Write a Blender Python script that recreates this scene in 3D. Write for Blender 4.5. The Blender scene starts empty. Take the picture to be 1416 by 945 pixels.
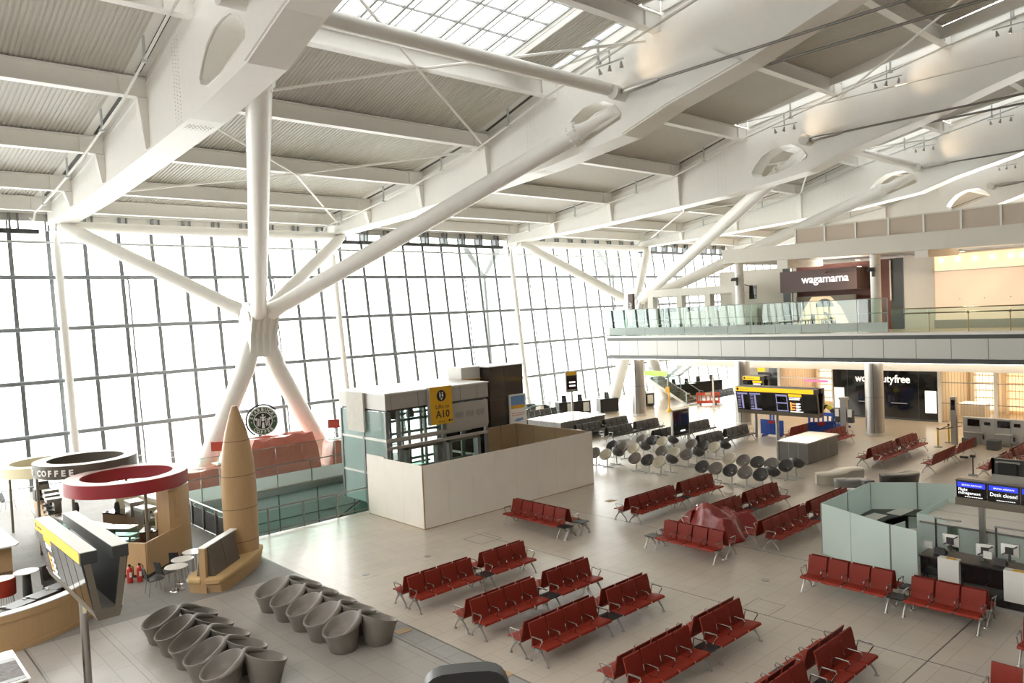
import bpy, math, random
from mathutils import Vector, Matrix
from mathutils.geometry import tessellate_polygon
random.seed(7)
S = bpy.context.scene
COL = S.collection
PI = math.pi
V = Vector

# ------------------------------------------------------------------ materials
def mat(name, col, rough=.5, metal=0., bump=0., bscale=20., var=0., vscale=3., spec=.5, coat=0.):
    m = bpy.data.materials.new(name); m.use_nodes = True
    nt = m.node_tree; b = nt.nodes['Principled BSDF']
    b.inputs['Base Color'].default_value = (*col, 1); b.inputs['Roughness'].default_value = rough
    b.inputs['Metallic'].default_value = metal; b.inputs['Specular IOR Level'].default_value = spec
    b.inputs['Coat Weight'].default_value = coat
    if var or bump:
        geo = nt.nodes.new('ShaderNodeNewGeometry')
        if var:
            n = nt.nodes.new('ShaderNodeTexNoise'); n.inputs['Scale'].default_value = vscale; n.inputs['Detail'].default_value = 5
            nt.links.new(geo.outputs['Position'], n.inputs['Vector'])
            r = nt.nodes.new('ShaderNodeMix'); r.data_type = 'RGBA'
            r.inputs['A'].default_value = (*[max(0, c*(1-var)) for c in col], 1)
            r.inputs['B'].default_value = (*[min(1, c*(1+var)) for c in col], 1)
            nt.links.new(n.outputs['Fac'], r.inputs['Factor']); nt.links.new(r.outputs['Result'], b.inputs['Base Color'])
        if bump:
            n2 = nt.nodes.new('ShaderNodeTexNoise'); n2.inputs['Scale'].default_value = bscale
            nt.links.new(geo.outputs['Position'], n2.inputs['Vector'])
            bp = nt.nodes.new('ShaderNodeBump'); bp.inputs['Strength'].default_value = bump; bp.inputs['Distance'].default_value = .02
            nt.links.new(n2.outputs['Fac'], bp.inputs['Height']); nt.links.new(bp.outputs['Normal'], b.inputs['Normal'])
    return m

def emit(name, col, s):
    m = bpy.data.materials.new(name); m.use_nodes = True
    b = m.node_tree.nodes['Principled BSDF']
    b.inputs['Base Color'].default_value = (*[min(1, c) for c in col], 1)
    b.inputs['Emission Color'].default_value = (*col, 1); b.inputs['Emission Strength'].default_value = s
    return m

def glass(name, tint=(.9, 1, .97), alpha=.12, rough=.02, body=None):
    """a pane: mostly see-through, with a mirror share that grows at grazing angles and an optional milky body"""
    m = bpy.data.materials.new(name); m.use_nodes = True
    nt = m.node_tree; nt.nodes.clear()
    o = nt.nodes.new('ShaderNodeOutputMaterial')
    t = nt.nodes.new('ShaderNodeBsdfTransparent'); t.inputs['Color'].default_value = (*tint, 1)
    g = nt.nodes.new('ShaderNodeBsdfGlossy'); g.inputs['Roughness'].default_value = rough
    f = nt.nodes.new('ShaderNodeFresnel'); f.inputs['IOR'].default_value = 1.45
    mx = nt.nodes.new('ShaderNodeMixShader')
    nt.links.new(f.outputs['Fac'], mx.inputs['Fac']); nt.links.new(t.outputs[0], mx.inputs[1]); nt.links.new(g.outputs[0], mx.inputs[2])
    last = mx
    if body:
        d = nt.nodes.new('ShaderNodeBsdfDiffuse'); d.inputs['Color'].default_value = (*body, 1)
        tr = nt.nodes.new('ShaderNodeBsdfTranslucent'); tr.inputs['Color'].default_value = (*body, 1)
        ms = nt.nodes.new('ShaderNodeMixShader'); ms.inputs['Fac'].default_value = .4
        nt.links.new(d.outputs[0], ms.inputs[1]); nt.links.new(tr.outputs[0], ms.inputs[2])
        m2 = nt.nodes.new('ShaderNodeMixShader'); m2.inputs['Fac'].default_value = alpha
        nt.links.new(mx.outputs[0], m2.inputs[1]); nt.links.new(ms.outputs[0], m2.inputs[2]); last = m2
    nt.links.new(last.outputs[0], o.inputs['Surface'])
    return m

def tiles(name, col, mortar, w, h, rough, var=.025, off=.5, msize=.009, coat=0., rot=0.):
    m = bpy.data.materials.new(name); m.use_nodes = True
    nt = m.node_tree; b = nt.nodes['Principled BSDF']
    geo = nt.nodes.new('ShaderNodeNewGeometry')
    mp = nt.nodes.new('ShaderNodeMapping'); mp.inputs['Rotation'].default_value = (0, 0, rot)
    br = nt.nodes.new('ShaderNodeTexBrick'); br.offset = off
    br.inputs['Scale'].default_value = 1; br.inputs['Brick Width'].default_value = w; br.inputs['Row Height'].default_value = h
    br.inputs['Mortar Size'].default_value = msize; br.inputs['Mortar Smooth'].default_value = .3; br.inputs['Bias'].default_value = 0
    br.inputs['Color1'].default_value = (*[c*(1-var) for c in col], 1); br.inputs['Color2'].default_value = (*[c*(1+var) for c in col], 1)
    br.inputs['Mortar'].default_value = (*mortar, 1)
    nt.links.new(geo.outputs['Position'], mp.inputs['Vector']); nt.links.new(mp.outputs['Vector'], br.inputs['Vector'])
    n = nt.nodes.new('ShaderNodeTexNoise'); n.inputs['Scale'].default_value = 1.1; n.inputs['Detail'].default_value = 8
    nt.links.new(geo.outputs['Position'], n.inputs['Vector'])
    mr = nt.nodes.new('ShaderNodeMapRange'); mr.inputs['To Min'].default_value = .86; mr.inputs['To Max'].default_value = 1.12
    nt.links.new(n.outputs['Fac'], mr.inputs['Value'])
    mx = nt.nodes.new('ShaderNodeMix'); mx.data_type = 'RGBA'; mx.blend_type = 'MULTIPLY'; mx.inputs['Factor'].default_value = 1
    nt.links.new(br.outputs['Color'], mx.inputs['A']); nt.links.new(mr.outputs['Result'], mx.inputs['B'])
    nt.links.new(mx.outputs['Result'], b.inputs['Base Color'])
    b.inputs['Roughness'].default_value = rough; b.inputs['Coat Weight'].default_value = coat; b.inputs['Coat Roughness'].default_value = .12
    return m

def wood(name, col, dark, scale=(14, 14, 1.2), rough=.4):
    m = bpy.data.materials.new(name); m.use_nodes = True
    nt = m.node_tree; b = nt.nodes['Principled BSDF']
    geo = nt.nodes.new('ShaderNodeNewGeometry'); mp = nt.nodes.new('ShaderNodeMapping'); mp.inputs['Scale'].default_value = scale
    n = nt.nodes.new('ShaderNodeTexNoise'); n.inputs['Scale'].default_value = 1.6; n.inputs['Detail'].default_value = 6
    r = nt.nodes.new('ShaderNodeMix'); r.data_type = 'RGBA'
    r.inputs['A'].default_value = (*dark, 1); r.inputs['B'].default_value = (*col, 1)
    nt.links.new(geo.outputs['Position'], mp.inputs['Vector']); nt.links.new(mp.outputs['Vector'], n.inputs['Vector'])
    nt.links.new(n.outputs['Fac'], r.inputs['Factor']); nt.links.new(r.outputs['Result'], b.inputs['Base Color'])
    b.inputs['Roughness'].default_value = rough
    return m

M = dict(
    white=mat('white_painted_steel', (.87, .86, .825), .38, var=.03),
    white2=mat('white_panel', (.74, .73, .69), .45, var=.03),
    cream=mat('cream_wall', (.74, .71, .64), .6),
    deck=mat('grey_roof_deck', (.60, .58, .535), .45, var=.04),
    mull=mat('grey_aluminium', (.52, .54, .54), .4, metal=.3),
    darkm=mat('dark_metal', (.06, .062, .06), .4, metal=.3),
    steel=mat('brushed_steel', (.40, .385, .36), .36, metal=.95, var=.1, vscale=2),
    chrome=mat('chrome', (.50, .49, .47), .25, metal=1.),
    rod=mat('grey_tie_rod', (.20, .19, .175), .4, metal=.6),
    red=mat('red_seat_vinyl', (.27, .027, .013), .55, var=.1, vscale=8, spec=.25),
    redback=mat('red_seat_back_vinyl', (.21, .023, .012), .55, var=.1, vscale=8, spec=.25),  # same vinyl darkened: shade on the backrests put into the colour
    black=mat('black_seat_vinyl', (.028, .026, .025), .45),
    blackplain=mat('black_plastic', (.015, .014, .014), .4),
    gloss=mat('gloss_black_panel', (.012, .012, .012), .08, coat=.6),
    tub=mat('taupe_chair_plastic', (.185, .165, .142), .5, var=.06, vscale=30, bump=.15, bscale=180),
    eggc=mat('cream_shell', (.66, .61, .50), .4), eggt=mat('taupe_shell', (.23, .205, .185), .4), eggd=mat('charcoal_shell', (.085, .082, .08), .4),
    ply=mat('whitewashed_plywood', (.87, .83, .765), .75, var=.05, vscale=1.5),
    pine=wood('raw_pine', (.46, .34, .21), (.36, .255, .15), rough=.75),
    oak=wood('oak_veneer', (.52, .345, .18), (.44, .28, .135)),
    oakd=wood('brown_veneer', (.22, .14, .08), (.16, .10, .055)),
    tan=mat('tan_upholstery', (.50, .335, .15), .7, var=.05, vscale=12, bump=.1, bscale=120),
    brownpad=mat('brown_padded_panel', (.125, .098, .075), .7, var=.08, vscale=20),
    ringd=mat('dark_brown_sign', (.085, .072, .055), .4), ringr=mat('maroon_sign', (.28, .02, .028), .35), ringc=mat('cream_sign', (.75, .68, .45), .5),
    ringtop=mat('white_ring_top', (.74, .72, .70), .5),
    signw=mat('white_lettering', (.8, .79, .75), .5),
    yellow=mat('yellow_sign', (.70, .38, .012), .5), yellowp=mat('yellow_post', (.72, .42, .02), .4),
    lifts=mat('lift_panel', (.42, .40, .37), .45, metal=.2), liftroof=mat('lift_roof', (.70, .70, .68), .4),
    greyframe=mat('grey_frame', (.23, .24, .235), .45, metal=.4),
    concrete=mat('raw_board', (.62, .59, .53), .8, var=.12, vscale=4),
    plinth=mat('grey_plinth', (.17, .165, .155), .45, var=.06), plinthtop=mat('white_plinth_top', (.72, .70, .66), .12, coat=.4),
    tarp=mat('red_plastic_sheet', (.27, .032, .028), .3, var=.25, vscale=5, spec=.7, bump=.9, bscale=7), tarps=mat('salmon_plastic_sheet', (.60, .17, .12), .3, var=.2, vscale=3, spec=.7, bump=.7, bscale=5),
    blue=mat('blue_plastic_barrier', (.02, .07, .36), .4), orange=mat('orange_plastic_barrier', (.75, .09, .04), .4),
    waga=mat('mauve_fascia', (.135, .088, .085), .5), wagar=mat('red_brown_wall', (.16, .055, .042), .5),
    teal=mat('teal_wall', (.56, .70, .67), .3), tealdark=mat('teal_dark', (.12, .18, .17), .3),
    fascia=mat('grey_fascia_panel', (.60, .60, .57), .4, metal=.1), fasciad=mat('dark_fascia_trim', (.075, .08, .075), .35, metal=.4),
    ceil=mat('white_soffit', (.82, .80, .75), .6),
    shop=mat('shop_warm_wall', (.80, .70, .54), .6), transm=mat('blue_grey_transom', (.24, .26, .275), .5, metal=.1), mullf=mat('dark_grey_mullion', (.20, .215, .22), .5, metal=.2), barm=mat('pale_shutter_bar', (.60, .53, .43), .4, metal=.3), fabric=emit('backlit_peach_fabric', (.80, .62, .46), .24),  # peach fabric: the missing light behind it is put into its emission
    bench_w=mat('cream_moulded_bench', (.60, .56, .48), .35), bench_g=mat('grey_moulded_bench', (.20, .20, .195), .3), bench_b=mat('black_moulded_bench', (.04, .037, .033), .3),
    hiss=mat('red_extinguisher', (.45, .03, .02), .3), paper=mat('white_paper', (.75, .74, .70), .8),
    skin=mat('skin', (.45, .28, .2), .6), hivis=mat('yellow_vest', (.75, .68, .08), .7), navy=mat('navy_trousers', (.03, .03, .05), .8),
    apron=mat('pale_concrete_apron', (.55, .56, .56), .9), brass=mat('warm_steel_rail', (.42, .34, .22), .3, metal=.9),
    green=mat('green_sign_ring', (.045, .085, .04), .45),
    F_light=tiles('beige_stone_tiles', (.51, .448, .372), (.36, .31, .25), 1.2, .6, .36, off=.5, coat=.12),
    F_left=tiles('grey_beige_stone_tiles', (.31, .285, .255), (.21, .19, .165), 1.2, .6, .45, coat=.08, rot=PI/2),
    F_strip=tiles('grey_strip_tiles', (.30, .29, .27), (.17, .16, .145), .6, .62, .45, off=0, rot=PI/2, msize=.01),
    F_cafe=tiles('dark_grey_tiles', (.20, .19, .175), (.13, .125, .11), 1.2, .6, .62),
    F_pol=tiles('polished_beige_stone', (.50, .405, .295), (.40, .36, .265), 1.2, .6, .28, coat=.12),
    G_fac=glass('facade_glass', (.97, 1, .99)), G_sky=glass('fritted_rooflight_glass', (.27, .275, .275)), G_clear=glass('clear_glass', (.86, .95, .92)), G_pale=glass('pale_lift_glass', (.8, .92, .9), alpha=.5, body=(.66, .78, .75)), G_green=glass('green_tinted_glass', (.62, .80, .74)),  # lift glass: milky body puts its reflections into the colour
    G_frost=glass('frosted_green_glass', (.7, .85, .8), alpha=.9, body=(.76, .84, .81)),
    G_band=glass('white_frosted_band', (.8, .92, .9), alpha=.8, body=(.74, .80, .77)),
    E_white=emit('lit_white_panel', (1, .93, .80), .62), E_warm=emit('warm_shop_light', (1, .80, .52), 1.6), E_cove=emit('cove_light', (1, .92, .78), 9.),
    E_yel=emit('lit_yellow_header', (1, .53, .01), .42), E_blue=emit('blue_screen_band', (.02, .045, .75), .4), E_txt=emit('screen_white', (1, 1, 1), .55),
    E_or=emit('orange_screen_text', (1, .35, .08), .6), E_scr=emit('dark_screen', (.012, .011, .02), .6), E_pur=emit('lilac_screen_text', (.24, .23, .42), .4),
    E_lamp=emit('lamp_glow', (1, .78, .5), 6.), E_pink=emit('pink_neon', (1, .12, .3), .8), E_green=emit('green_exit', (.35, .6, .1), .4),
)

# ------------------------------------------------------------------ mesh builder
class MB:
    def __init__(s): s.v = []; s.f = []
    def add(s, vs, fs):
        o = len(s.v); s.v += [tuple(p) for p in vs]; s.f += [tuple(i+o for i in f) for f in fs]; return s
    def hexa(s, p):
        return s.add(p, [(0, 3, 2, 1), (4, 5, 6, 7), (0, 1, 5, 4), (1, 2, 6, 5), (2, 3, 7, 6), (3, 0, 4, 7)])
    def box(s, x0, x1, y0, y1, z0, z1):
        return s.hexa([(x0, y0, z0), (x1, y0, z0), (x1, y1, z0), (x0, y1, z0), (x0, y0, z1), (x1, y0, z1), (x1, y1, z1), (x0, y1, z1)])
    def beam(s, p, q, w, h, up=(0, 0, 1)):
        p, q = V(p), V(q); d = (q-p).normalized(); a = d.cross(V(up)).normalized()*(w/2); b = a.cross(d).normalized()*(h/2)
        return s.hexa([p-a-b, p+a-b, q+a-b, q-a-b, p-a+b, p+a+b, q+a+b, q-a+b])
    def tube(s, pts, r, seg=8, close=False):
        pts = [V(p) for p in pts]; n = len(pts); rs = r if isinstance(r, (list, tuple)) else [r]*n
        d0 = (pts[1]-pts[0]).normalized(); a = d0.orthogonal().normalized(); vs = []; fs = []
        for i, p in enumerate(pts):
            if close: d = (pts[(i+1) % n]-pts[i-1]).normalized()
            else: d = (pts[min(i+1, n-1)]-pts[max(i-1, 0)]).normalized()
            a = (a-d*a.dot(d)).normalized(); b = d.cross(a)
            vs += [p+a*(rs[i]*math.cos(2*PI*k/seg))+b*(rs[i]*math.sin(2*PI*k/seg)) for k in range(seg)]
        m = n if close else n-1
        for i in range(m):
            for k in range(seg):
                j = (i+1) % n; l = (k+1) % seg
                fs.append((i*seg+k, i*seg+l, j*seg+l, j*seg+k))
        if not close: fs += [tuple(range(seg))[::-1], tuple((n-1)*seg+k for k in range(seg))]
        return s.add(vs, fs)
    def cyl(s, p, q, r1, r2=None, seg=16): return s.tube([p, q], [r1, r1 if r2 is None else r2], seg)
    def lathe(s, prof, c=(0, 0, 0), seg=24, a0=0, a1=2*PI, mtx=None):
        full = abs(a1-a0-2*PI) < 1e-6; n = seg if full else seg+1; vs = []; fs = []
        for i in range(n):
            a = a0+(a1-a0)*i/seg
            for r, z in prof:
                p = V((r*math.cos(a), r*math.sin(a), z))
                if mtx is not None: p = mtx @ p
                vs.append(p+V(c))
        k = len(prof)
        for i in range(seg):
            for j in range(k-1):
                a, b = i*k, ((i+1) % n)*k
                fs.append((a+j, b+j, b+j+1, a+j+1))
        return s.add(vs, fs)
    def prism(s, poly, z0, z1):
        n = len(poly)
        return s.add([(x, y, z0) for x, y in poly]+[(x, y, z1) for x, y in poly],
                     [tuple(range(n))[::-1], tuple(range(n, 2*n))]+[(i, (i+1) % n, n+(i+1) % n, n+i) for i in range(n)])
    def extr(s, poly, d):
        poly = [V(p) for p in poly]; d = V(d); n = len(poly)
        return s.add(poly+[p+d for p in poly], [tuple(range(n))[::-1], tuple(range(n, 2*n))]+[(i, (i+1) % n, n+(i+1) % n, n+i) for i in range(n)])
    def holed(s, outer, holes, f, t0, t1):
        """plate with holes: outlines in 2D, f(a, b, t) -> 3D"""
        loops = [outer]+holes; flat = [p for l in loops for p in l]; n = len(flat)
        tri = tessellate_polygon([[V((p[0], p[1], 0)) for p in l] for l in loops])
        vs = [f(a, b, t0) for a, b in flat]+[f(a, b, t1) for a, b in flat]
        fs = [tuple(t) for t in tri]+[tuple(i+n for i in t[::-1]) for t in tri]; o = 0
        for l in loops:
            k = len(l); fs += [(o+i, o+(i+1) % k, n+o+(i+1) % k, n+o+i) for i in range(k)]; o += k
        return s.add(vs, fs)
    def grid(s, fn, nu, nv):
        vs = [fn(i/nu, j/nv) for i in range(nu+1) for j in range(nv+1)]
        return s.add(vs, [(i*(nv+1)+j, (i+1)*(nv+1)+j, (i+1)*(nv+1)+j+1, i*(nv+1)+j+1) for i in range(nu) for j in range(nv)])
    def mesh(s, name, m, ang=35, off=(0, 0, 0)):
        me = bpy.data.meshes.new(name); o = V(off)
        me.from_pydata([V(p)-o for p in s.v], [], s.f); me.materials.append(m)
        me.polygons.foreach_set('use_smooth', [True]*len(me.polygons)); me.update()
        try: me.set_sharp_from_angle(angle=math.radians(ang))
        except Exception: pass
        return me
    def build(s, name, m, parent=None, local=False, ang=35):
        if parent is None:
            xs = [p[0] for p in s.v]; ys = [p[1] for p in s.v]; zs = [p[2] for p in s.v]
            org = V(((min(xs)+max(xs))/2, (min(ys)+max(ys))/2, min(zs)))
        else: org = V((0, 0, 0)) if local else ORG.get(parent.name, V((0, 0, 0)))
        o = bpy.data.objects.new(name, s.mesh(name, m, ang, org)); COL.objects.link(o)
        if parent is None: o.location = org; ORG[o.name] = org
        else: o.parent = parent; ORG[o.name] = org
        return o
ORG = {}

def tag(o, label=None, cat=None, group=None, kind=None):
    if label: o['label'] = label
    if cat: o['category'] = cat
    if group: o['group'] = group
    if kind: o['kind'] = kind
    return o
def thing(name, loc, label, cat, group=None, rz=0., kind=None):
    o = bpy.data.objects.new(name, None); COL.objects.link(o); o.empty_display_size = .2
    o.location = loc; o.rotation_euler = (0, 0, rz); ORG[o.name] = V(loc)
    return tag(o, label, cat, group, kind)
def copy_tree(o, parent=None):
    c = o.copy(); COL.objects.link(c); c.parent = parent; ORG[c.name] = ORG.get(o.name, V((0, 0, 0)))
    for ch in list(o.children): copy_tree(ch, c)
    return c
def struct(mb, name, m, parent=None, ang=35):
    o = mb.build(name, m, parent, ang=ang)
    if parent is None: o['kind'] = 'structure'
    return o
def inst(name, me, parent, loc=(0, 0, 0), rot=(0, 0, 0)):
    o = bpy.data.objects.new(name, me); COL.objects.link(o); o.parent = parent; o.location = loc; o.rotation_euler = rot
    return o
def text(body, size, m, parent, org, xd, yd, name='lettering', ex=.006, align='LEFT', world=True, bold=0., sx=1.):
    cu = bpy.data.curves.new(name, 'FONT'); cu.body = body; cu.size = size; cu.extrude = ex; cu.align_x = align; cu.resolution_u = 3; cu.offset = bold
    t = bpy.data.objects.new('tmp_text', cu); COL.objects.link(t)
    me = bpy.data.meshes.new_from_object(t); bpy.data.objects.remove(t)
    xd, yd = V(xd).normalized(), V(yd).normalized(); zd = xd.cross(yd)
    off = ORG.get(parent.name, V((0, 0, 0))) if world else V((0, 0, 0))
    mt = Matrix(((xd.x, yd.x, zd.x, 0), (xd.y, yd.y, zd.y, 0), (xd.z, yd.z, zd.z, 0), (0, 0, 0, 1)))
    for v in me.vertices:
        p = v.co.copy(); p.x *= sx
        v.co = mt @ p + V(org) - off
    me.materials.clear(); me.materials.append(m); me.name = name
    o = bpy.data.objects.new(name, me); COL.objects.link(o); o.parent = parent
    return o
FX, FY = (0, -1, 0), (1, 0, 0)      # reading directions on faces that look to -u and to -v
UP = (0, 0, 1)
def lerp(a, b, t): return a+(b-a)*t
def interp(tab, x):
    if x >= tab[0][0]: return tab[0][1]
    for (a, za), (b, zb) in zip(tab, tab[1:]):
        if x >= b: return lerp(za, zb, (a-x)/(a-b))
    return tab[-1][1]
def frange(a, b, n): return [a+(b-a)*i/n for i in range(n+1)]

# ------------------------------------------------------------------ camera
cam = bpy.data.cameras.new('camera'); co = bpy.data.objects.new('camera', cam); COL.objects.link(co)
cam.sensor_width = 36; cam.lens = 1060/1416*36; cam.clip_end = 1000; cam.clip_start = .05
pit, rol, yaw = .0353, -.0455, .7383
R0 = Matrix(((1, 0, 0), (0, 0, -1), (0, 1, 0)))
Rp = Matrix(((1, 0, 0), (0, math.cos(pit), -math.sin(pit)), (0, math.sin(pit), math.cos(pit))))
Rr = Matrix(((math.cos(rol), -math.sin(rol), 0), (math.sin(rol), math.cos(rol), 0), (0, 0, 1)))
Ry = Matrix(((math.cos(yaw), -math.sin(yaw), 0), (math.sin(yaw), math.cos(yaw), 0), (0, 0, 1)))
R = Rr @ Rp @ R0 @ Ry
co.matrix_world = Matrix(((R[0][0], -R[1][0], -R[2][0], 0), (R[0][1], -R[1][1], -R[2][1], 0), (R[0][2], -R[1][2], -R[2][2], 8), (0, 0, 0, 1)))
S.camera = co
M['G_milk'] = glass('milky_panel', (.8, .8, .78), alpha=.85, body=(.74, .66, .57))
M['noodle'] = mat('brown_sign_board', (.10, .055, .04), .5)
# ------------------------------------------------------------------ floor
def slab(name, rects, m, z0=-.35, z1=0.):
    b = MB()
    for x0, x1, y0, y1 in rects: b.box(x0, x1, y0, y1, z0, z1)
    return struct(b, name, m)
slab('floor', [(11.05, 43.5, -8, 28.05), (10.95, 24, 35.75, 47.6), (24, 43.5, 28.05, 47.6)], M['F_light'])
slab('floor_west', [(-24, 10.43, -8, 22.95)], M['F_left'])
slab('floor_strip', [(10.43, 11.05, -8, 22.95)], M['F_strip'])
slab('floor_cafe', [(-24, 10.95, 22.95, 47.6), (10.95, 11.05, 22.95, 28.05)], M['F_cafe'])
slab('floor_concourse', [(43.5, 122, -8, 47.6)], M['F_pol'])
b = MB(); b.box(-24, 130, 47.7, 200, -8.3, -8); b.box(-60, -24.1, -8, 200, -8.3, -8); struct(b, 'ground', M['apron'])
# joints along the strip
b = MB(); b.box(10.40, 10.44, -8, 22.95, 0, .004); b.box(11.03, 11.07, -8, 28, 0, .004); b.box(3.52, 3.56, -8, 22.95, 0, .004); b.box(5.23, 5.25, -8, 22.95, 0, .003)
b.box(22.2, 22.23, 11.3, 28, 0, .003); b.box(17.6, 17.63, -6, 22, 0, .003); b.box(11.1, 22, 6.3, 6.33, 0, .003)
struct(b, 'trim_1', M['rod'])

b = MB(); b.box(-24.3, 122, -8.3, -8, -.35, 24); struct(b, 'wall_south', M['plinth'])  # unseen wall added to shut light out, dark grey to cut bounce
b = MB(); b.box(-24.3, -24, -8, 47, -.35, 24); struct(b, 'wall_west', M['plinth'])  # unseen end wall, likewise added to keep light out
# the open well beside the lift: lower walls and floor, escalator inside it
b = MB()
b.box(10.75, 10.95, 28.05, 35.75, -6, -.35); b.box(10.95, 24, 35.75, 35.95, -6, -.35); b.box(10.95, 24, 27.85, 28.05, -6, -.35); b.box(24, 24.2, 28.05, 35.75, -6, -.35)
struct(b, 'wall_well', M['teal'])
b = MB(); b.box(10.75, 24.2, 27.85, 35.95, -6.2, -6); struct(b, 'floor_lower', M['F_cafe'])
b = MB()
for x in (12.3, 14.4, 16.5, 18.6, 20.7, 22.8): b.box(x-.02, x+.02, 35.70, 35.75, -6, -.36)
for z in (-1.6, -3.1, -4.6): b.box(10.95, 24, 35.70, 35.75, z-.02, z+.02)
for y in (29.5, 31.5, 33.5): b.box(10.95, 11.0, y-.02, y+.02, -6, -.36)
struct(b, 'trim_2', M['tealdark'])
esc = thing('escalator', (14, 32.5, -6), 'grey escalator with glass sides descending inside the open floor well', 'escalator')
b = MB(); b.extr([(11.6, 31.6, -5.8), (22.6, 31.6, -.5), (23.9, 31.6, -.5), (23.9, 31.6, -1.5), (22.6, 31.6, -1.5), (12.6, 31.6, -6)], (0, 1.6, 0)); b.build('truss', M['greyframe'], esc)
b = MB()
for i in range(28):
    t = i/27; x = lerp(11.9, 22.4, t); z = lerp(-5.65, -.5, t); b.box(x-.2, x+.2, 31.85, 32.95, z, z+.22)
b.build('steps', M['rod'], esc)
for y in (31.62, 33.14):
    b = MB(); b.extr([(11.6, y, -5.7), (22.6, y, -.4), (23.8, y, -.4), (23.8, y, .45), (22.4, y, .45), (11.6, y, -4.8)], (0, .04, 0)); b.build('balustrade', M['G_green'], esc)
    b = MB(); b.tube([(11.4, y+.02, -4.75), (22.4, y+.02, .5), (23.9, y+.02, .5)], .05); b.build('handrail', M['blackplain'], esc)

# ------------------------------------------------------------------ glazed facade (leans out with height)
FV = lambda z: 46.0+.114*z
win = bpy.data.objects.new('window_1', None); COL.objects.link(win); win['kind'] = 'structure'; win.location = (40, 46, 0); ORG[win.name] = V((40, 46, 0))
b = MB(); b.add([(-12, FV(-.5)+.12, -.5), (122, FV(-.5)+.12, -.5), (122, FV(13.6)+.12, 13.6), (-12, FV(13.6)+.12, 13.6)], [(0, 1, 2, 3)]); b.build('glazing', M['G_fac'], win)
mme = None
for k in range(-11, 65):
    u = 7.90+1.772*k
    if mme is None:
        b = MB(); b.beam((0, FV(-.3)-46, -.3), (0, FV(14.4)-46, 14.4), .09, .2, up=(1, 0, 0)); mme = b.mesh('mullion', M['mullf'])
    inst('mullion', mme, win, (u-40, 0, 0))
dme = None
for u in (4.4, 13.45, 22.2, 30.95, 38.1, 45.1, 54.2, 63.1, 72):
    if dme is None:
        b = MB(); b.tube([(0, FV(0)-46-.25, 0), (0, FV(10.9)-46-.25, 10.9), (-.1, FV(11.1)-46-.2, 11.1)], .05); dme = b.mesh('hanger_pipe', M['mullf'])
    inst('hanger_pipe', dme, win, (u-40, 0, 0))
for z in (2.78, 5.56, 8.34, 11.1):
    b = MB(); b.tube([(-12, FV(z)-.3, z), (122, FV(z)-.3, z)], .12, 10)
    for k in range(-11, 65): u = 7.90+1.772*k; b.box(u-.03, u+.03, FV(z)-.3, FV(z), z-.03, z+.03)
    b.build('transom', M['transm'], win)
b = MB(); b.box(-12, 122, FV(13)-.12, FV(13)-.02, 12.95, 13.08); b.build('top_rail', M['mull'], win)
b = MB()
for u0, u1 in ((-12, 9.2), (27.3, 42.3), (60.3, 76)): b.box(u0, u1, FV(13.5)-.55, FV(13.5)-.2, 13.42, 13.66); b.box(u0, u1, FV(14.3)-.3, FV(14.3)-.05, 14.28, 14.36)
b.build('gutter', M['darkm'], win)
b = MB()
for k in range(-11, 65):
    u = 7.90+1.772*k; b.box(u-.05, u+.05, FV(13.7)-.5, FV(13.7)+.1, 13.6, 14.9); b.box(u+.35, u+.43, FV(13.7)-.4, FV(13.7)+.1, 13.6, 14.5)
    b.box(u-.1, u+.3, FV(14)-.6, FV(14)-.2, 14.55, 14.8)
b.build('head_brackets', M['mullf'], win)
b = MB(); b.add([(-12, FV(13.6)+.12, 13.6), (122, FV(13.6)+.12, 13.6), (122, FV(14.4)+.12, 14.45), (-12, FV(14.4)+.12, 14.45)], [(0, 1, 2, 3)]); b.build('clerestory_glazing', M['G_fac'], win)

# railing in front of the facade
def railing(name, pts, h, label, posts=1.8, glass_h=None, gm='G_clear', rails=(), pr=.028, m='steel', z=0., group=None, post_r=.03):
    t = thing(name, (pts[0][0], pts[0][1], z), label, 'railing', group)
    b = MB(); b.tube([(x, y, z+h) for x, y in pts], pr); b.build('handrail', M[m], t)
    for rz in rails:
        b = MB(); b.tube([(x, y, z+rz) for x, y in pts], pr*.8); b.build('rail', M[m], t)
    bp = MB()
    for (x0, y0), (x1, y1) in zip(pts, pts[1:]):
        L = math.hypot(x1-x0, y1-y0); n = max(1, round(L/posts)); d = V((x1-x0, y1-y0, 0)).normalized()
        for i in range(n+1):
            x, y = lerp(x0, x1, i/n), lerp(y0, y1, i/n)
            p = MB(); p.beam((x, y, z), (x, y, z+h), post_r*2, post_r*1.2, up=tuple(d)); p.build('post', M[m], t)
            if glass_h and i < n:
                xx, yy = lerp(x0, x1, (i+1)/n), lerp(y0, y1, (i+1)/n); a = V((x, y, 0))+d*.03; c = V((xx, yy, 0))-d*.03; w = d.cross(V(UP))*.006
                g = MB(); g.hexa([a-w+V((0, 0, z+glass_h[0])), a+w+V((0, 0, z+glass_h[0])), c+w+V((0, 0, z+glass_h[0])), c-w+V((0, 0, z+glass_h[0])),
                                 a-w+V((0, 0, z+glass_h[1])), a+w+V((0, 0, z+glass_h[1])), c+w+V((0, 0, z+glass_h[1])), c-w+V((0, 0, z+glass_h[1]))]); g.build('glass_panel', M[gm], t)
    return t
railing('guard_rail', [(-6, 45.3), (43, 45.3)], 1.12, 'long grey guard rail running along the foot of the glazed wall', posts=3.5, rails=(.35, .75), m='mull')
railing('guard_rail', [(44, 45.3), (100, 45.3)], 1.12, 'grey guard rail at the glazed wall, seen under the balcony', posts=3.5, rails=(.35, .75), m='mull')
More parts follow.
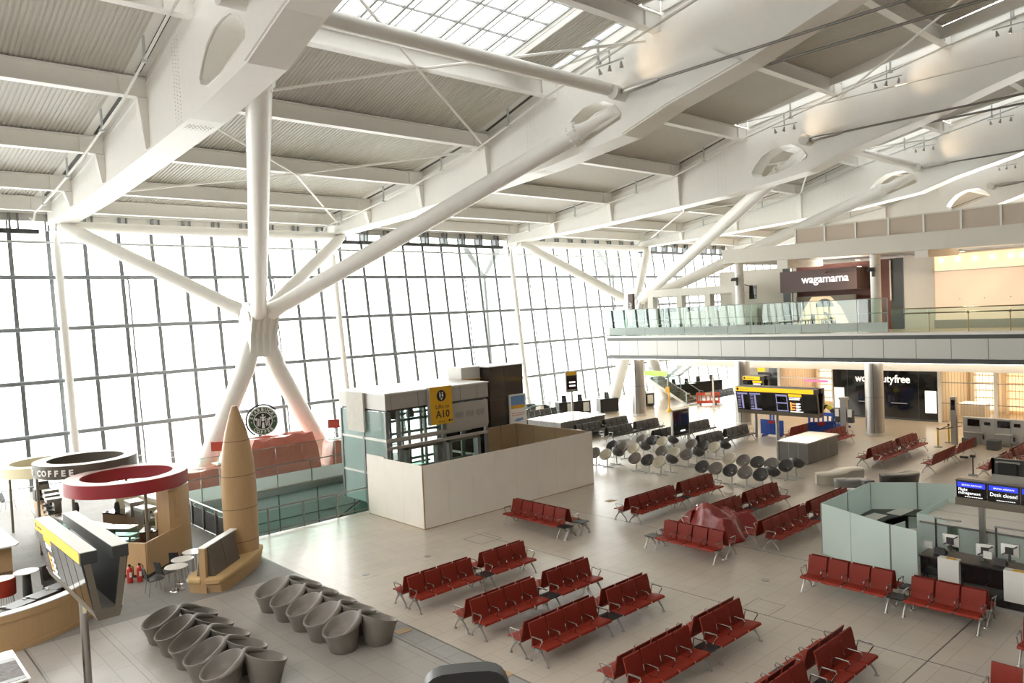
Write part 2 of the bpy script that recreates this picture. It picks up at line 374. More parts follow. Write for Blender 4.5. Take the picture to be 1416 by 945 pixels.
railing('guard_rail', [(10.98, 35.6), (10.98, 28.05)], 1.05, 'steel and glass guard rail on the coffee stand side of the floor well', posts=1.25, glass_h=(.08, .85), gm='G_clear', rails=(.06,), post_r=.05)
railing('guard_rail', [(11.0, 28.02), (16.9, 28.02)], 1.0, 'low steel guard rail in front of the floor well, between wooden tower and plywood box', posts=1.45, glass_h=(.1, .9), gm='G_clear', rails=(.12,), post_r=.035)
t = thing('glass_screen', (10.98, 35.8, 0), 'tall glass screen with a frosted foot along the far side of the floor well', 'glass screen')
n = 7
for i in range(n):
    x0, x1 = lerp(10.98, 23.9, i/n)+.02, lerp(10.98, 23.9, (i+1)/n)-.02
    b = MB(); b.box(x0, x1, 35.80, 35.815, .62, 2.0); b.build('glass_panel', M['G_clear'], t)
    b = MB(); b.box(x0, x1, 35.795, 35.82, 0, .62); b.build('frosted_band', M['G_band'], t)
    b = MB(); b.box(x0-.035, x0+.005, 35.77, 35.80, 0, 1.1); b.build('post', M['steel'], t)
b = MB(); b.tube([(10.98, 35.72, 1.1), (23.9, 35.72, 1.1)], .028); b.build('handrail', M['steel'], t)
b = MB(); b.tube([(10.98, 35.81, 2.0), (23.9, 35.81, 2.0)], .015); b.build('top_edge', M['G_green'], t)
b = MB(); b.box(10.98, 24, 35.55, 35.79, -.34, -.02); b.build('ledge', M['steel'], t)

# ------------------------------------------------------------------ roof
GU = [-7.0, 9.5, 26.0, 42.5, 59.0, 75.5, 92.0, 108.5]           # left edge of each box girder
GW = 1.1
PV = [45.5, 41.2, 35.6, 29.8, 24.9, 19.0, 13.5, 8.0, 2.3, -3.5]
ZD = [(48.6, 14.15), (45.5, 14.42), (41.2, 14.8), (35.6, 15.52), (29.8, 16.5), (24.9, 17.9), (19, 19.15), (13.5, 20.25), (8, 21.2), (2.3, 22.0), (-3.5, 22.6), (-8, 23)]
ZB = [(46.4, 13.86), (45.8, 13.9), (38, 14.15), (30, 14.6), (25.5, 14.9), (20.9, 15.45), (18.5, 16.2), (15, 17.0), (12, 17.9), (10.3, 18.35), (5, 19.6), (0, 20.5), (-8, 21.6)]
zd = lambda v: interp(ZD, v); zb = lambda v: interp(ZB, v); zk = lambda v: zd(v)+.72; zt = lambda v: zd(v)+.42
HOLE = [(24.47, 15.88), (24.36, 15.66), (23.89, 15.52), (22.8, 15.62), (22.0, 15.85), (21.05, 16.12), (20.98, 16.35), (21.3, 16.78), (21.9, 17.12), (22.42, 17.14), (23.1, 17.04), (23.75, 16.74), (24.23, 16.25)]
def girder(u):
    t = bpy.data.objects.new('roof_girder', None); COL.objects.link(t); t['kind'] = 'structure'; t.location = (u, 46, 14); ORG[t.name] = V((u, 46, 14))
    vs = [46.4, 45, 43, 41, 38, 35, 32, 30, 28, 26, 25.5, 24.5, 23, 22, 20.9, 20, 18.5, 17, 15, 13.5, 12, 10.3, 8, 5, 2, 0, -4, -8]
    outer = [(v, zb(v)) for v in vs]+[(v, zt(v)) for v in vs[::-1]]
    b = MB()
    for x0, x1 in ((u, u+.05), (u+GW-.05, u+GW)): b.holed(outer, [HOLE], lambda a, c, s: (s, a, c), x0, x1)
    b.build('web', M['white'], t, ang=20)
    b = MB()
    for va, vb in zip(vs, vs[1:]):
        za, zc = zb(va), zb(vb)
        b.hexa([(u-.06, vb, zc-.05), (u+GW+.06, vb, zc-.05), (u+GW+.06, va, za-.05), (u-.06, va, za-.05), (u-.06, vb, zc+.03), (u+GW+.06, vb, zc+.03), (u+GW+.06, va, za+.03), (u-.06, va, za+.03)])
        za, zc = zt(va), zt(vb)
        b.hexa([(u-.03, vb, zc-.03), (u+GW+.03, vb, zc-.03), (u+GW+.03, va, za-.03), (u-.03, va, za-.03), (u-.03, vb, zc+.03), (u+GW+.03, vb, zc+.03), (u+GW+.03, va, za+.03), (u-.03, va, za+.03)])
    b.build('flange', M['white'], t, ang=12)
    b = MB(); n = len(HOLE)
    b.add([(u-.05, a, c) for a, c in HOLE]+[(u+GW+.05, a, c) for a, c in HOLE], [(i, (i+1) % n, n+(i+1) % n, n+i) for i in range(n)]); b.build('hole_lining', M['white'], t)
    b = MB()
    for v in (41.2, 35.6, 29.8):
        for s, x in ((-1, u), (1, u+GW)):
            z0, z1 = zb(v)+.03, zd(v)-.02
            b.hexa([(x, v-.16, z0), (x+s*.12, v-.12, z0), (x+s*.12, v+.12, z0), (x, v+.16, z0), (x, v-.22, z1), (x+s*.34, v-.2, z1), (x+s*.34, v+.2, z1), (x, v+.22, z1)])
    b.build('stiffeners', M['white'], t)
    b = MB()
    for v in (26.3, 26.55, 26.8):
        for i in range(22):
            z = lerp(zb(v)+.1, zt(v)-.15, i/21); b.box(u-.018, u, v-.02, v+.02, z-.02, z+.02)
    for i in range(5):
        for j in range(7): b.box(u+.12+j*.13, u+.16+j*.13, 26.0+i*.2, 26.04+i*.2, zb(26.4)-.07, zb(26.4)-.045)
    b.build('bolts', M['white2'], t)
    # end bracket with pin hole at the facade
    b = MB()
    for x in (u+.2, u+.75): b.extr([(x, 45.9, 13.5), (x, 46.9, 13.55), (x, 46.9, 14.7), (x, 46.3, 14.9), (x, 45.6, 14.3)], (.12, 0, 0))
    b.cyl((u+.05, 46.4, 14.35), (u+1.05, 46.4, 14.35), .2, seg=12); b.build('end_bracket', M['white'], t)
    return t
for u in GU: girder(u)

# purlins
def purlin(u0, u1, v):
    z = zd(v); b = MB(); b.box(u0, u1, v-.06, v+.06, z+.03, z+.68); b.box(u0, u1, v-.2, v+.2, z, z+.05); b.box(u0, u1, v-.2, v+.2, z+.66, z+.72)
    b.box(u0, u0+.9, v-.16, v+.16, z+.02, z+.68); b.box(u1-.9, u1, v-.16, v+.16, z+.02, z+.68)
    return struct(b, 'roof_purlin', M['white'])
for ua, ub in zip(GU, GU[1:]):
    for v in PV: purlin(ua+GW, ub, v)

# corrugated deck, one sheet per bay; strips of skylight along each girder inward of v = 24.9, and full-width rooflights in the tree bays
def deck(u0, u1, v0, v1, name='ceiling'):
    n = max(2, int((u1-u0)/.165)); vs = [v for v in frange(v0, v1, max(2, int(abs(v1-v0)/1.6)))]
    prof = []
    for i in range(n):
        a = u0+(u1-u0)*i/n; w = (u1-u0)/n
        prof += [(a, 0), (a+w*.42, 0), (a+w*.56, .045), (a+w*.86, .045)]
    prof.append((u1, 0)); k = len(prof); b = MB()
    b.add([(x, v, zk(v)+z) for v in vs for x, z in prof], [(i*k+j, i*k+j+1, (i+1)*k+j+1, (i+1)*k+j) for i in range(len(vs)-1) for j in range(k-1)])
    b.add([(u0-.1, v, zk(v)+.2) for v in vs]+[(u1+.1, v, zk(v)+.2) for v in vs], [(i, i+1, len(vs)+i+1, len(vs)+i) for i in range(len(vs)-1)])
    o = b.build(name, M['deck'], ang=25); o['kind'] = 'structure'
def skylight(u0, u1, v0, v1, nu, nv):
    t = bpy.data.objects.new('window_2', None); COL.objects.link(t); t['kind'] = 'structure'; t.location = (u0, v0, zk(v0)); ORG[t.name] = V(t.location)
    g = MB(); g.add([(u0, v0, zk(v0)+.5), (u1, v0, zk(v0)+.5), (u1, v1, zk(v1)+.5), (u0, v1, zk(v1)+.5)], [(0, 1, 2, 3)]); g.build('glazing', M['G_sky'], t)
    f = MB()
    for i in range(nu+1):
        x = lerp(u0, u1, i/nu); f.beam((x, v0, zk(v0)+.42), (x, v1, zk(v1)+.42), .09, .12)
        if i < nu: f.beam((x+.35, v0, zk(v0)+.44), (x+.35, v1, zk(v1)+.44), .045, .05)
    for j in range(nv+1):
        v = lerp(v0, v1, j/nv); f.beam((u0, v, zk(v)+.43), (u1, v, zk(v)+.43), .08, .06, up=(0, 0, 1))
    f.build('glazing_bars', M['mull'], t)
    c = MB()
    c.box(u0-.08, u0, v1, v0, zk(v0)-.02, zk(v0)+.02)
    for x in (u0-.1, u1+.02): c.hexa([(x, v1, zk(v1)-.05), (x+.08, v1, zk(v1)-.05), (x+.08, v0, zk(v0)-.05), (x, v0, zk(v0)-.05), (x, v1, zk(v1)+.55), (x+.08, v1, zk(v1)+.55), (x+.08, v0, zk(v0)+.55), (x, v0, zk(v0)+.55)])
    for v in (v0, v1-.08): c.box(u0, u1, v, v+.08, zk(v)-.05, zk(v)+.55)
    c.build('kerb', M['white'], t)
for i, (ua, ub) in enumerate(zip(GU, GU[1:])):
    a, c = ua+GW, ub
    deck(a+.55, c-.75, 49.2, 24.9); b = MB()
    for x0, x1 in ((a-.1, a+.55), (c-.75, c+.1)):       # flat closing strips beside the girders
        for va, vb in zip(frange(49.2, 24.9, 12), frange(49.2, 24.9, 12)[1:]):
            b.hexa([(x0, vb, zk(vb)-.03), (x1, vb, zk(vb)-.03), (x1, va, zk(va)-.03), (x0, va, zk(va)-.03), (x0, vb, zk(vb)+.02), (x1, vb, zk(vb)+.02), (x1, va, zk(va)+.02), (x0, va, zk(va)+.02)])
    struct(b, 'ceiling', M['white2'])
    b = MB(); vv = frange(49.2, -8, 36)
    for va, vb in zip(vv, vv[1:]):
        x0, x1 = c-.05, c+GW+.15
        b.hexa([(x0, vb, zk(vb)+.12), (x1, vb, zk(vb)+.12), (x1, va, zk(va)+.12), (x0, va, zk(va)+.12), (x0, vb, zk(vb)+.22), (x1, vb, zk(vb)+.22), (x1, va, zk(va)+.22), (x0, va, zk(va)+.22)])
        for x in (c+.02, c+GW-.06): b.hexa([(x, vb, zt(vb)-.02), (x+.04, vb, zt(vb)-.02), (x+.04, va, zt(va)-.02), (x, va, zt(va)-.02), (x, vb, zk(vb)+.14), (x+.04, vb, zk(vb)+.14), (x+.04, va, zk(va)+.14), (x, va, zk(va)+.14)])
    struct(b, 'ceiling', M['white2'])
    b = MB()
    for va, vb in ((45, 41.6), (40.8, 36), (35.2, 30.2), (29.4, 25.3)):
        b.hexa([(c-.42, vb, zk(vb)-.05), (c-.25, vb, zk(vb)-.05), (c-.25, va, zk(va)-.05), (c-.42, va, zk(va)-.05), (c-.42, vb, zk(vb)-.035), (c-.25, vb, zk(vb)-.035), (c-.25, va, zk(va)-.035), (c-.42, va, zk(va)-.035)])
    struct(b, 'trim_3', M['darkm'])
    tree = i in (1, 3, 5)
    if tree:
        skylight(a+1.2, c-3.3, 24.6, 19.3, 9, 4); deck(a+.1, a+1.1, 24.9, 19); deck(c-3.2, c-1.3, 24.9, 19)
        skylight(c-1.2, c-.1, 24.6, 19.3, 1, 4)
        deck(a+.1, c-1.3, 19, -8); skylight(c-1.2, c-.1, 18.7, -7.5, 1, 18)
    else:
        deck(a+.1, c-1.3, 24.9, -8); skylight(c-1.2, c-.1, 24.6, -7.5, 1, 22)
# roof edge soffit outside the glass
b = MB(); b.box(-24, 124, 47.25, 50.2, 14.75, 14.95); b.box(-24, 124, 47.3, 47.4, 14.12, 14.8); b.box(-24, 124, 46.9, 47.3, 14.5, 15.2); struct(b, 'ceiling_eaves', M['deck'])

# diagonal bracing under the deck in the tree bays
def brace(p, q):
    b = MB(); b.tube([p, q], .06, 6); struct(b, 'roof_brace', M['white'])
for i in (0, 1, 2, 3, 4):
    a, c = GU[i]+GW, GU[i+1]; m = (a+c)/2
    z = lambda v: zd(v)-.02
    if i in (1, 3):
        for p, q in (((a, 29.8), (m, 35.6)), ((c, 29.8), (m, 35.6)), ((a, 41.2), (m, 35.6)), ((c, 45.0), (m, 35.6)),
                     ((a, 19.6), (m, 24.9)), ((c, 19.6), (m, 24.9)), ((a, 29.8), (m, 24.9)), ((c, 29.8), (m, 24.9))):
            brace((*p, z(p[1])), (*q, z(q[1])))
    elif i == 2:
        for p, q in (((a, 13.5), (m, 8)), ((c, 19), (m, 8.)), ((a, 2.3), (m, 8)), ((c, 2.3), (m, 8))): brace((*p, z(p[1])), (*q, z(q[1])))

# white tube along the facade head and between the girder pins
b = MB(); b.tube([(9.9, 45.75, 13.72), (26.7, 45.75, 13.72)], .27, 16); struct(b, 'head_tube', M['white'])
b = MB(); b.tube([(42.9, 45.75, 13.72), (59.7, 45.75, 13.72)], .27, 16); struct(b, 'head_tube', M['white'])
for u in (10.05, 43.05):
    b = MB(); b.tube([(u, 21.0, 17.25), (u+16.5, 21.0, 17.25)], .27, 16); struct(b, 'pin_tube', M['white'])

# leaning thin columns behind the glass
for u in (9.95, 26.45, 42.95, 59.5):
    b = MB(); b.tube([(u, FV(0)-.55, 0), (u, FV(3)-.55, 3), (u, FV(12.4)-.6, 12.4), (u, FV(13.4)-.75, 13.5)], [.17, .2, .2, .07], 12); struct(b, 'facade_column', M['white'])

# tree columns
def tree_col(u, label):
    N = V((u, 40.7, 8.4)); t = thing('tree_column', (u, 40.7, 0), label, 'column')
    gl, gr = u-8.15, u+8.35
    def arm(tip, r, rt, start=1.0, cone=1.5, ring=True):
        tip = V(tip); d = (tip-N).normalized(); L = (tip-N).length
        b = MB(); b.tube([N+d*start, N+d*(start+.9), N+d*(start+1.5), N+d*(L-cone)], [r*1.12, r*.95, r, r], 24); o = b.build('arm', M['white'], t)
        b = MB(); b.tube([N+d*(L-cone-.02), N+d*(L-cone+.5), N+d*L], [r*.95, r*.7, rt], 20); b.build('casting', M['white'], o)
        if ring:
            b = MB(); b.cyl(N+d*(L-cone-.18), N+d*(L-cone+.08), r*1.22, seg=24)
            a = d.orthogonal().normalized(); c = d.cross(a)
            for k in range(16):
                q = N+d*(L-cone-.05)+(a*math.cos(k*PI/8)+c*math.sin(k*PI/8))*(r*1.13); b.cyl(q-d*.22, q+d*.22, .045, seg=6)
            b.build('flange_ring', M['white'], o)
            for s in (-1, 1):
                q0 = N+d*(L-cone+.3)+V((0, 0, .12))*s
                b = MB(); b.tube([q0, N+d*(L-cone*.55)+V((0, 0, .30))*s, N+d*L+V((0, 0, .15))*s], .11, 8); b.build('fork', M['white'], o)
    arm((gl, 45.6, 13.7), .36, .22, cone=.9, ring=False); arm((gr, 45.6, 13.7), .36, .22, cone=.9, ring=False)
    arm((gl, 21.3, 16.8), .43, .2, cone=2.4); arm((gr, 21.3, 16.8), .43, .2, cone=2.4)
    for s in (-1, 1):
        b = MB(); b.tube([V((u+s*.45, 40.7, 7.1)), V((u+s*.75, 40.7, 6.2)), V((u+s*.95, 40.7, 5.6)), V((u+s*3.75, 40.7, -.02))], [.42, .52, .5, .5], 24); b.build('leg', M['white'], t)
    b = MB()      # cast node: tapered body, fins, saddle
    b.hexa([(u-.85, 40.2, 6.3), (u+.85, 40.2, 6.3), (u+.85, 41.2, 6.3), (u-.85, 41.2, 6.3), (u-.62, 40.25, 7.6), (u+.62, 40.25, 7.6), (u+.62, 41.15, 7.6), (u-.62, 41.15, 7.6)])
    b.hexa([(u-.62, 40.25, 7.6), (u+.62, 40.25, 7.6), (u+.62, 41.15, 7.6), (u-.62, 41.15, 7.6), (u-.95, 39.8, 8.75), (u+.95, 39.8, 8.75), (u+.95, 41.5, 8.75), (u-.95, 41.5, 8.75)])
    b.build('cast_node', M['white'], t)
    for i in range(5):
        x = u-.72+.36*i
        b = MB(); b.extr([(x-.05, 40.2, 6.4), (x-.05, 40.05, 7.5), (x-.05, 39.62, 8.7), (x-.05, 40.6, 8.7), (x-.05, 40.6, 6.4)], (.1, 0, 0)); b.build('fin', M['white'], t)
    for s in (-1, 1):
        b = MB(); b.hexa([(u+s*.45-.3, 39.75, 8.75), (u+s*.45+.3, 39.75, 8.75), (u+s*.55+.35, 40.4, 8.75), (u+s*.55-.35, 40.4, 8.75), (u+s*.7-.25, 39.75, 9.25), (u+s*.7+.25, 39.75, 9.25), (u+s*.75+.3, 40.4, 9.3), (u+s*.75-.3, 40.4, 9.3)]); b.build('saddle_plate', M['mull'], t)
tree_col(18.2, 'white steel tree column with four spreading arms standing behind the wooden coffee tower')
tree_col(51.3, 'white steel tree column half hidden behind the end of the balcony')

# tie rods with pins, one pair per girder
names = ['first', 'second', 'third', 'fourth', 'fifth', 'sixth']
for i, u in enumerate(GU[1:7]):
    for s, x in ((0, u-.55), (1, u+GW+.45)):
        t = thing('tie_rod', (x, 20.8, 17.05), 'steel tie rod on the %s side of the %s roof girder from the left' % (('near', 'far')[s], names[i]), 'tie rod', 'roof tie rods')
        b = MB(); b.cyl((x-.28*(1 if s == 0 else -1), 20.75, 17.08), (x+.5*(1 if s == 0 else -1), 20.75, 17.08), .3, seg=20); b.build('pin', M['white2'], t)
        b = MB(); b.tube([(x, 20.45, 17.08), (x, 20.1, 17.08), (x, 18.9, 17.09), (x, 18.6, 17.09)], [.1, .17, .13, .07], 12); b.build('socket', M['steel'], t)
        b = MB(); b.tube([(x, 18.7, 17.09), (x, -8, 17.2)], .055, 8); b.build('rod', M['rod'], t)
    for x in (u-.12, u+GW+.02):
        b = MB(); b.extr([(x, 20.95, 15.46), (x, 20.55, 17.0), (x, 20.45, 17.38), (x, 20.2, 17.45), (x, 16.4, 17.75), (x, 15.2, 17.0), (x, 18.5, 16.22)], (.10, 0, 0)); struct(b, 'pin_plate', M['white'])
    b = MB(); b.box(u+.1, u+GW-.1, 20.45, 21.0, 16.55, 17.3); struct(b, 'pin_block', M['white'])

# maintenance pipe and spotlights along each girder
for i, u in enumerate(GU[1:6]):
    x = u-.75
    t = thing('track_pipe', (x, 45, zd(45)-.1), 'thin pipe hung along the near side of the %s roof girder from the left' % names[i], 'pipe', 'hung pipes along the roof girders')
    pts = [(x, v, zd(v)-.12) for v in (45.4, 43, 41.2, 38, 35.6, 32, 29.8, 27, 24.9, 22, 19, 16, 13.5, 11, 8, 4, 0)]
    b = MB(); b.tube([(x-.1, 46.1, zd(46)-.25), (x, 45.8, zd(45.8)-.42)]+pts, .05, 6); b.build('pipe', M['white2'] if i < 3 else M['mull'], t)
    for v in (43.3, 38.4, 32.7, 27.3, 21.5, 16, 10.5):
        b = MB(); b.box(x-.04, x+.04, v-.04, v+.04, zd(v)-.12, zk(v)-.03); b.box(x-.09, x+.09, v-.08, v+.08, zd(v)-.2, zd(v)-.1); b.build('hanger', M['mull'], t)
nl = 0
for i, u, v in ((1, 26, 20.9), (1, 26, 14.6), (2, 42.5, 21.9), (2, 42.5, 16.2), (2, 42.5, 10.6), (3, 59, 20.2), (3, 59, 15.5), (3, 59, 10.3), (4, 75.5, 19.5)):
    x = u-.75; z = zd(v)-.45
    t = thing('spotlight_bar', (x, v, z), 'bar of three spotlights under the %s roof girder, %s' % (names[i], {20.9: 'beside the tie-rod pin', 14.6: 'at the top edge of the picture', 21.9: 'nearest the tie-rod pin', 16.2: 'midway up the strip rooflight', 10.6: 'at the upper right corner', 20.2: 'low, by the pin', 15.5: 'in the middle of its rooflight strip', 10.3: 'close to the right edge', 19.5: 'above the gallery'}[v]), 'spotlights', 'spotlight bars under the roof')
    b = MB(); b.box(x-.03, x+.03, v-.75, v+.75, z, z+.05); b.box(x-.03, x+.03, v-.02, v+.02, z, z+.7); b.build('bar', M['mull'], t)
    for k, (dv, da) in enumerate(((-.6, .2), (0, .35), (.6, -.1))):
        p = V((x, v+dv, z-.06)); d = V((.35, da, -1)).normalized()
        b = MB(); b.tube([p, p+d*.08, p+d*.22, p+d*.26], [.035, .05, .085, .085], 12); h = b.build('lamp_head', M['lifts'], t)
        b = MB(); b.cyl(p+d*.255, p+d*.265, .07, seg=12); b.build('lens', M['E_lamp'] if k == 1 else M['chrome'], h)
    if nl < 6:
        L = bpy.data.lights.new('spot', 'SPOT'); L.energy = 40; L.color = (1, .72, .45); L.spot_size = 1.25; L.spot_blend = 1.; L.shadow_soft_size = .1
        o = bpy.data.objects.new('spot', L); COL.objects.link(o); o.location = (x-.9, v-.6, z-.6); o.rotation_euler = V((.75, -.55, .30)).to_track_quat('-Z', 'Y').to_euler(); nl += 1

# raking columns outside the glass
for u in (41.6, 58.1):
    b = MB(); b.tube([(u+.9, 49, -8), (u+.1, 49, 11.4)], .24, 12)
    for s_ in (-1, 1): b.extr([(u+.1-.2, 48.9, 11.2), (u+.1+.2, 48.9, 11.2), (u+s_*2.0+.35, 48.9, 13.9), (u+s_*2.0-.35, 48.9, 13.9)], (0, .2, 0))
    struct(b, 'exterior_column', M['mull'])
# ------------------------------------------------------------------ beam seating
PITCH, TAB = .575, .42
MC = {}
def cached(key, fn):
    if key not in MC: MC[key] = fn()
    return MC[key]
def seat_mesh(m):
    prof = [(-.03, .405), (-.015, .43), (.03, .438), (.16, .43), (.30, .415), (.40, .405), (.455, .405)]
    b = MB(); n = len(prof); W = .262
    top = [(s*W, y, z) for y, z in prof for s in (-1, 1)]; bot = [(s*W, y, z-.028) for y, z in prof for s in (-1, 1)]
    b.add(top+bot, [(2*i, 2*i+1, 2*i+3, 2*i+2) for i in range(n-1)]+[(2*n+2*i, 2*n+2*i+2, 2*n+2*i+3, 2*n+2*i+1) for i in range(n-1)]
          + [(2*i, 2*i+2, 2*n+2*i+2, 2*n+2*i) for i in range(n-1)]+[(2*i+1, 2*n+2*i+1, 2*n+2*i+3, 2*i+3) for i in range(n-1)]+[(0, 2*n, 2*n+1, 1), (2*n-2, 2*n-1, 4*n-1, 4*n-2)])
    return b.mesh('seat', m)
def back_mesh(m):
    prof = [(.405, .40), (.425, .47), (.452, .56), (.468, .66), (.492, .76), (.522, .865), (.535, .89)]
    b = MB(); n = len(prof); W = .262
    fr = [(s*W, y, z) for y, z in prof for s in (-1, 1)]; bk = [(s*W, y+.03, z+.004) for y, z in prof for s in (-1, 1)]
    b.add(fr+bk, [(2*i, 2*i+1, 2*i+3, 2*i+2) for i in range(n-1)]+[(2*n+2*i, 2*n+2*i+2, 2*n+2*i+3, 2*n+2*i+1) for i in range(n-1)]
          + [(2*i, 2*i+2, 2*n+2*i+2, 2*n+2*i) for i in range(n-1)]+[(2*i+1, 2*n+2*i+1, 2*n+2*i+3, 2*i+3) for i in range(n-1)]+[(0, 2*n, 2*n+1, 1), (2*n-2, 2*n-1, 4*n-1, 4*n-2)])
    return b.mesh('backrest', m)
def arm_mesh():
    b = MB(); b.tube([(0, .44, .36), (0, .43, .50), (0, .40, .625), (0, .36, .64), (0, .10, .625), (0, .07, .60), (0, .19, .40)], .013, 6)
    b.box(-.022, .022, .09, .40, .628, .645); return b.mesh('armrest', M['chrome'])
def leg_mesh():
    b = MB(); b.tube([(0, 0, .02), (0, .03, .10), (0, .20, .31)], [.016, .018, .03], 8); b.tube([(0, .55, .02), (0, .52, .10), (0, .30, .31)], [.016, .018, .03], 8)
    b.box(-.04, .04, .17, .34, .29, .37)
    for y in (0, .55): b.cyl((0, y, 0), (0, y, .022), .05, .042, seg=12)
    return b.mesh('leg', M['steel'])
def table_mesh():
    b = MB(); b.box(-.20, .20, -.02, .42, .395, .42); return b.mesh('side_table', M['blackplain'])
def slotpos(slots):
    x = 0; out = []
    for c in slots:
        w = TAB if c == 'T' else PITCH; out.append((c, x+w/2, w)); x += w
    return out, x
def bench(slots, loc, rz, label, kind='red', cat='bench', group=None, skip_leg=()):
    """slots: S = seat, T = table; local x along the beam, front feet on y = 0 looking to -y"""
    t = thing('beam_seat_bench', (loc[0], loc[1], 0), label, cat, group, rz)
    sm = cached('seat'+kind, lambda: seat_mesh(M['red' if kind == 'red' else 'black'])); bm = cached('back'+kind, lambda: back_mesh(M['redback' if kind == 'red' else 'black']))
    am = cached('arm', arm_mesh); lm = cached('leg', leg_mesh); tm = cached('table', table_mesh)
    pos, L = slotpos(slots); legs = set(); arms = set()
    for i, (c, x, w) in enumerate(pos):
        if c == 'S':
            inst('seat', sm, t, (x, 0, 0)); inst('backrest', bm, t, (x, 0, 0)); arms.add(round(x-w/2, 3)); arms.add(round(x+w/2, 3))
        else:
            inst('side_table', tm, t, (x, 0, 0)); legs.add(round(x-w/2, 3)); legs.add(round(x+w/2, 3))
    legs.add(.06 if pos[0][0] == 'S' else 0.02); legs.add(round(L-.06, 3))
    for x in arms: inst('armrest', am, t, (x, 0, 0))
    for x in legs: inst('leg', lm, t, (x, 0, 0))
    key = 'beam%.3f' % L
    def mk():
        b = MB(); b.box(0, L, .20, .28, .315, .365); b.box(0, L, .36, .41, .34, .385); return b.mesh('beam', M['steel'])
    inst('beam', cached(key, mk), t)
    return t
def pair_u(slots, u0, v0, front, rear, kind='red', group=None):
    _, L = slotpos(slots)
    if front: bench(slots, (u0, v0), 0, front, kind, group=group)
    if rear: bench(slots[::-1], (u0+L, v0+1.24), PI, rear, kind, group=group)
def pair_v(slots, u0, v0, front, rear, kind='red', group=None):
    _, L = slotpos(slots)
    if front: bench(slots, (u0, v0), -PI/2, front, kind, group=group)
    if rear: bench(slots[::-1], (u0+1.24, v0-L), PI/2, rear, kind, group=group)
GR, GB = 'red beam seating', 'black beam seating'
r7 = 'SSSSTSSS'
pair_u(r7, 11.66, 17.03, 'red bench of four and three seats, first row in front of the plywood box', 'rear-facing red bench behind the first row nearest the plywood box', group=GR)
pair_u(r7, 11.72, 14.38, 'red bench of four and three seats in the middle of the three matching rows', 'rear-facing red bench backing the middle of the three matching rows', group=GR)
pair_u(r7, 11.73, 12.26, 'red bench of four and three seats, front one of the three matching rows', 'rear-facing red bench backing the front one of the three matching rows', group=GR)
pair_u(r7, 11.78, 9.51, 'red bench cut by the bottom edge, beside the round floor outlet', 'rear-facing red bench whose seats show behind the row cut by the bottom edge', group=GR)
pair_u(r7, 11.85, 6.84, 'red bench at the bottom edge with its end armrest before the bare floor', 'rear-facing red bench at the bottom edge, seats showing past the backs', group=GR)
pair_v('SSSSST', 19.08, 21.93, 'five-seat red bench with a grey end table, alone before the plywood box', 'rear-facing five-seat red bench behind the lone one by the plywood box', group=GR)
pair_v('TSSSS', 20.15, 16.0, 'four-seat red bench with a table, in front of the red plastic sheet', 'rear-facing four-seat red bench next to the red plastic sheet', group=GR)
pair_v(r7, 19.72, 10.33, 'red bench facing us in front of the frosted glass booth and black desk', 'rear-facing red bench between the frosted glass booth and the front bench', group=GR)
pair_u('SSSSSTSSSS', 22.2, 17.8, 'red nine-seat bench in front of the dish chairs', 'rear-facing red nine-seat bench nearest the dish chairs', group=GR)
pair_u('SSSSSTSSSS', 22.25, 14.86, 'red nine-seat bench partly under the red plastic sheet', 'rear-facing red nine-seat bench partly under the red plastic sheet', group=GR)
pair_u('SSSSSTSSSSS', 22.4, 12.42, 'red bench running behind the frosted glass booth', 'rear-facing red bench running behind the frosted glass booth', group=GR)
pair_u('SSSSSTSSSS', 36.5, 14.8, 'red nine-seat bench in front of the round column by the black shopfront', 'rear-facing red bench by the black shopfront column', group=GR)
bench('SSSSSTSSSS'[::-1], (36.7+PITCH*9+TAB, 13.2), PI, 'single red bench seen from behind, pointing at the check-in wall', 'red', group=GR)
pair_u('SSSSTSSSS', 36.9, 9.78, 'red bench at the right edge behind the dark kiosk screen', 'rear-facing red bench at the right edge beside the check-in stools', group=GR)
pair_u('SSSSSS', 39.1, 18.75, 'red bench sticking out to the right of the grey plinth', 'rear-facing red bench to the right of the grey plinth', group=GR)
bench('SSSSS', (43.4, 22.0), PI, 'red bench behind the grey plinth, in front of the blue barriers', 'red', group=GR)
bench('SSS', (15.9, 4.76), -PI/2, 'red bench corner at the bottom right, seat backs only', 'red', group=GR)
bench('SSS', (18.62, 4.9), -PI/2, 'red bench with one armrest at the right edge below the black desk', 'red', group=GR)
# black rows
k8 = 'SSSSTSSSS'
pair_u(k8, 34.9, 32.25, 'black bench row nearest the tall info column and black desks', 'rear-facing black bench of the row nearest the black desks', 'black', GB)
pair_u(k8, 35.1, 29.85, 'black bench row passing behind the left post of the screen stand', 'rear-facing black bench of the row behind the screen stand', 'black', GB)
pair_u('SSSSSTSSSS', 35.6, 26.75, 'black bench row ending at a thin armrest right of the screen stand', 'rear-facing black bench of the row right of the screen stand', 'black', GB)
pair_u(k8, 35.45, 23.62, 'black bench row nearest the departures board post', 'rear-facing black bench of the row nearest the departures board post', 'black', GB)
pair_u('SSSSTSSSS', 30.2, 39.0, 'black bench behind the plywood box beside the black totem', None, 'black', GB)
pair_u('SSSSSS', 37.6, 40.0, 'black bench behind the white-topped plinth near the glazed wall', None, 'black', GB)
pair_u('SSSSS', 33.9, 37.6, 'black bench between the black totem and the white-topped plinth', None, 'black', GB)
pair_u('SSSSSS', 54.5, 35.3, 'black bench under the balcony left of the second round column', None, 'black', GB)

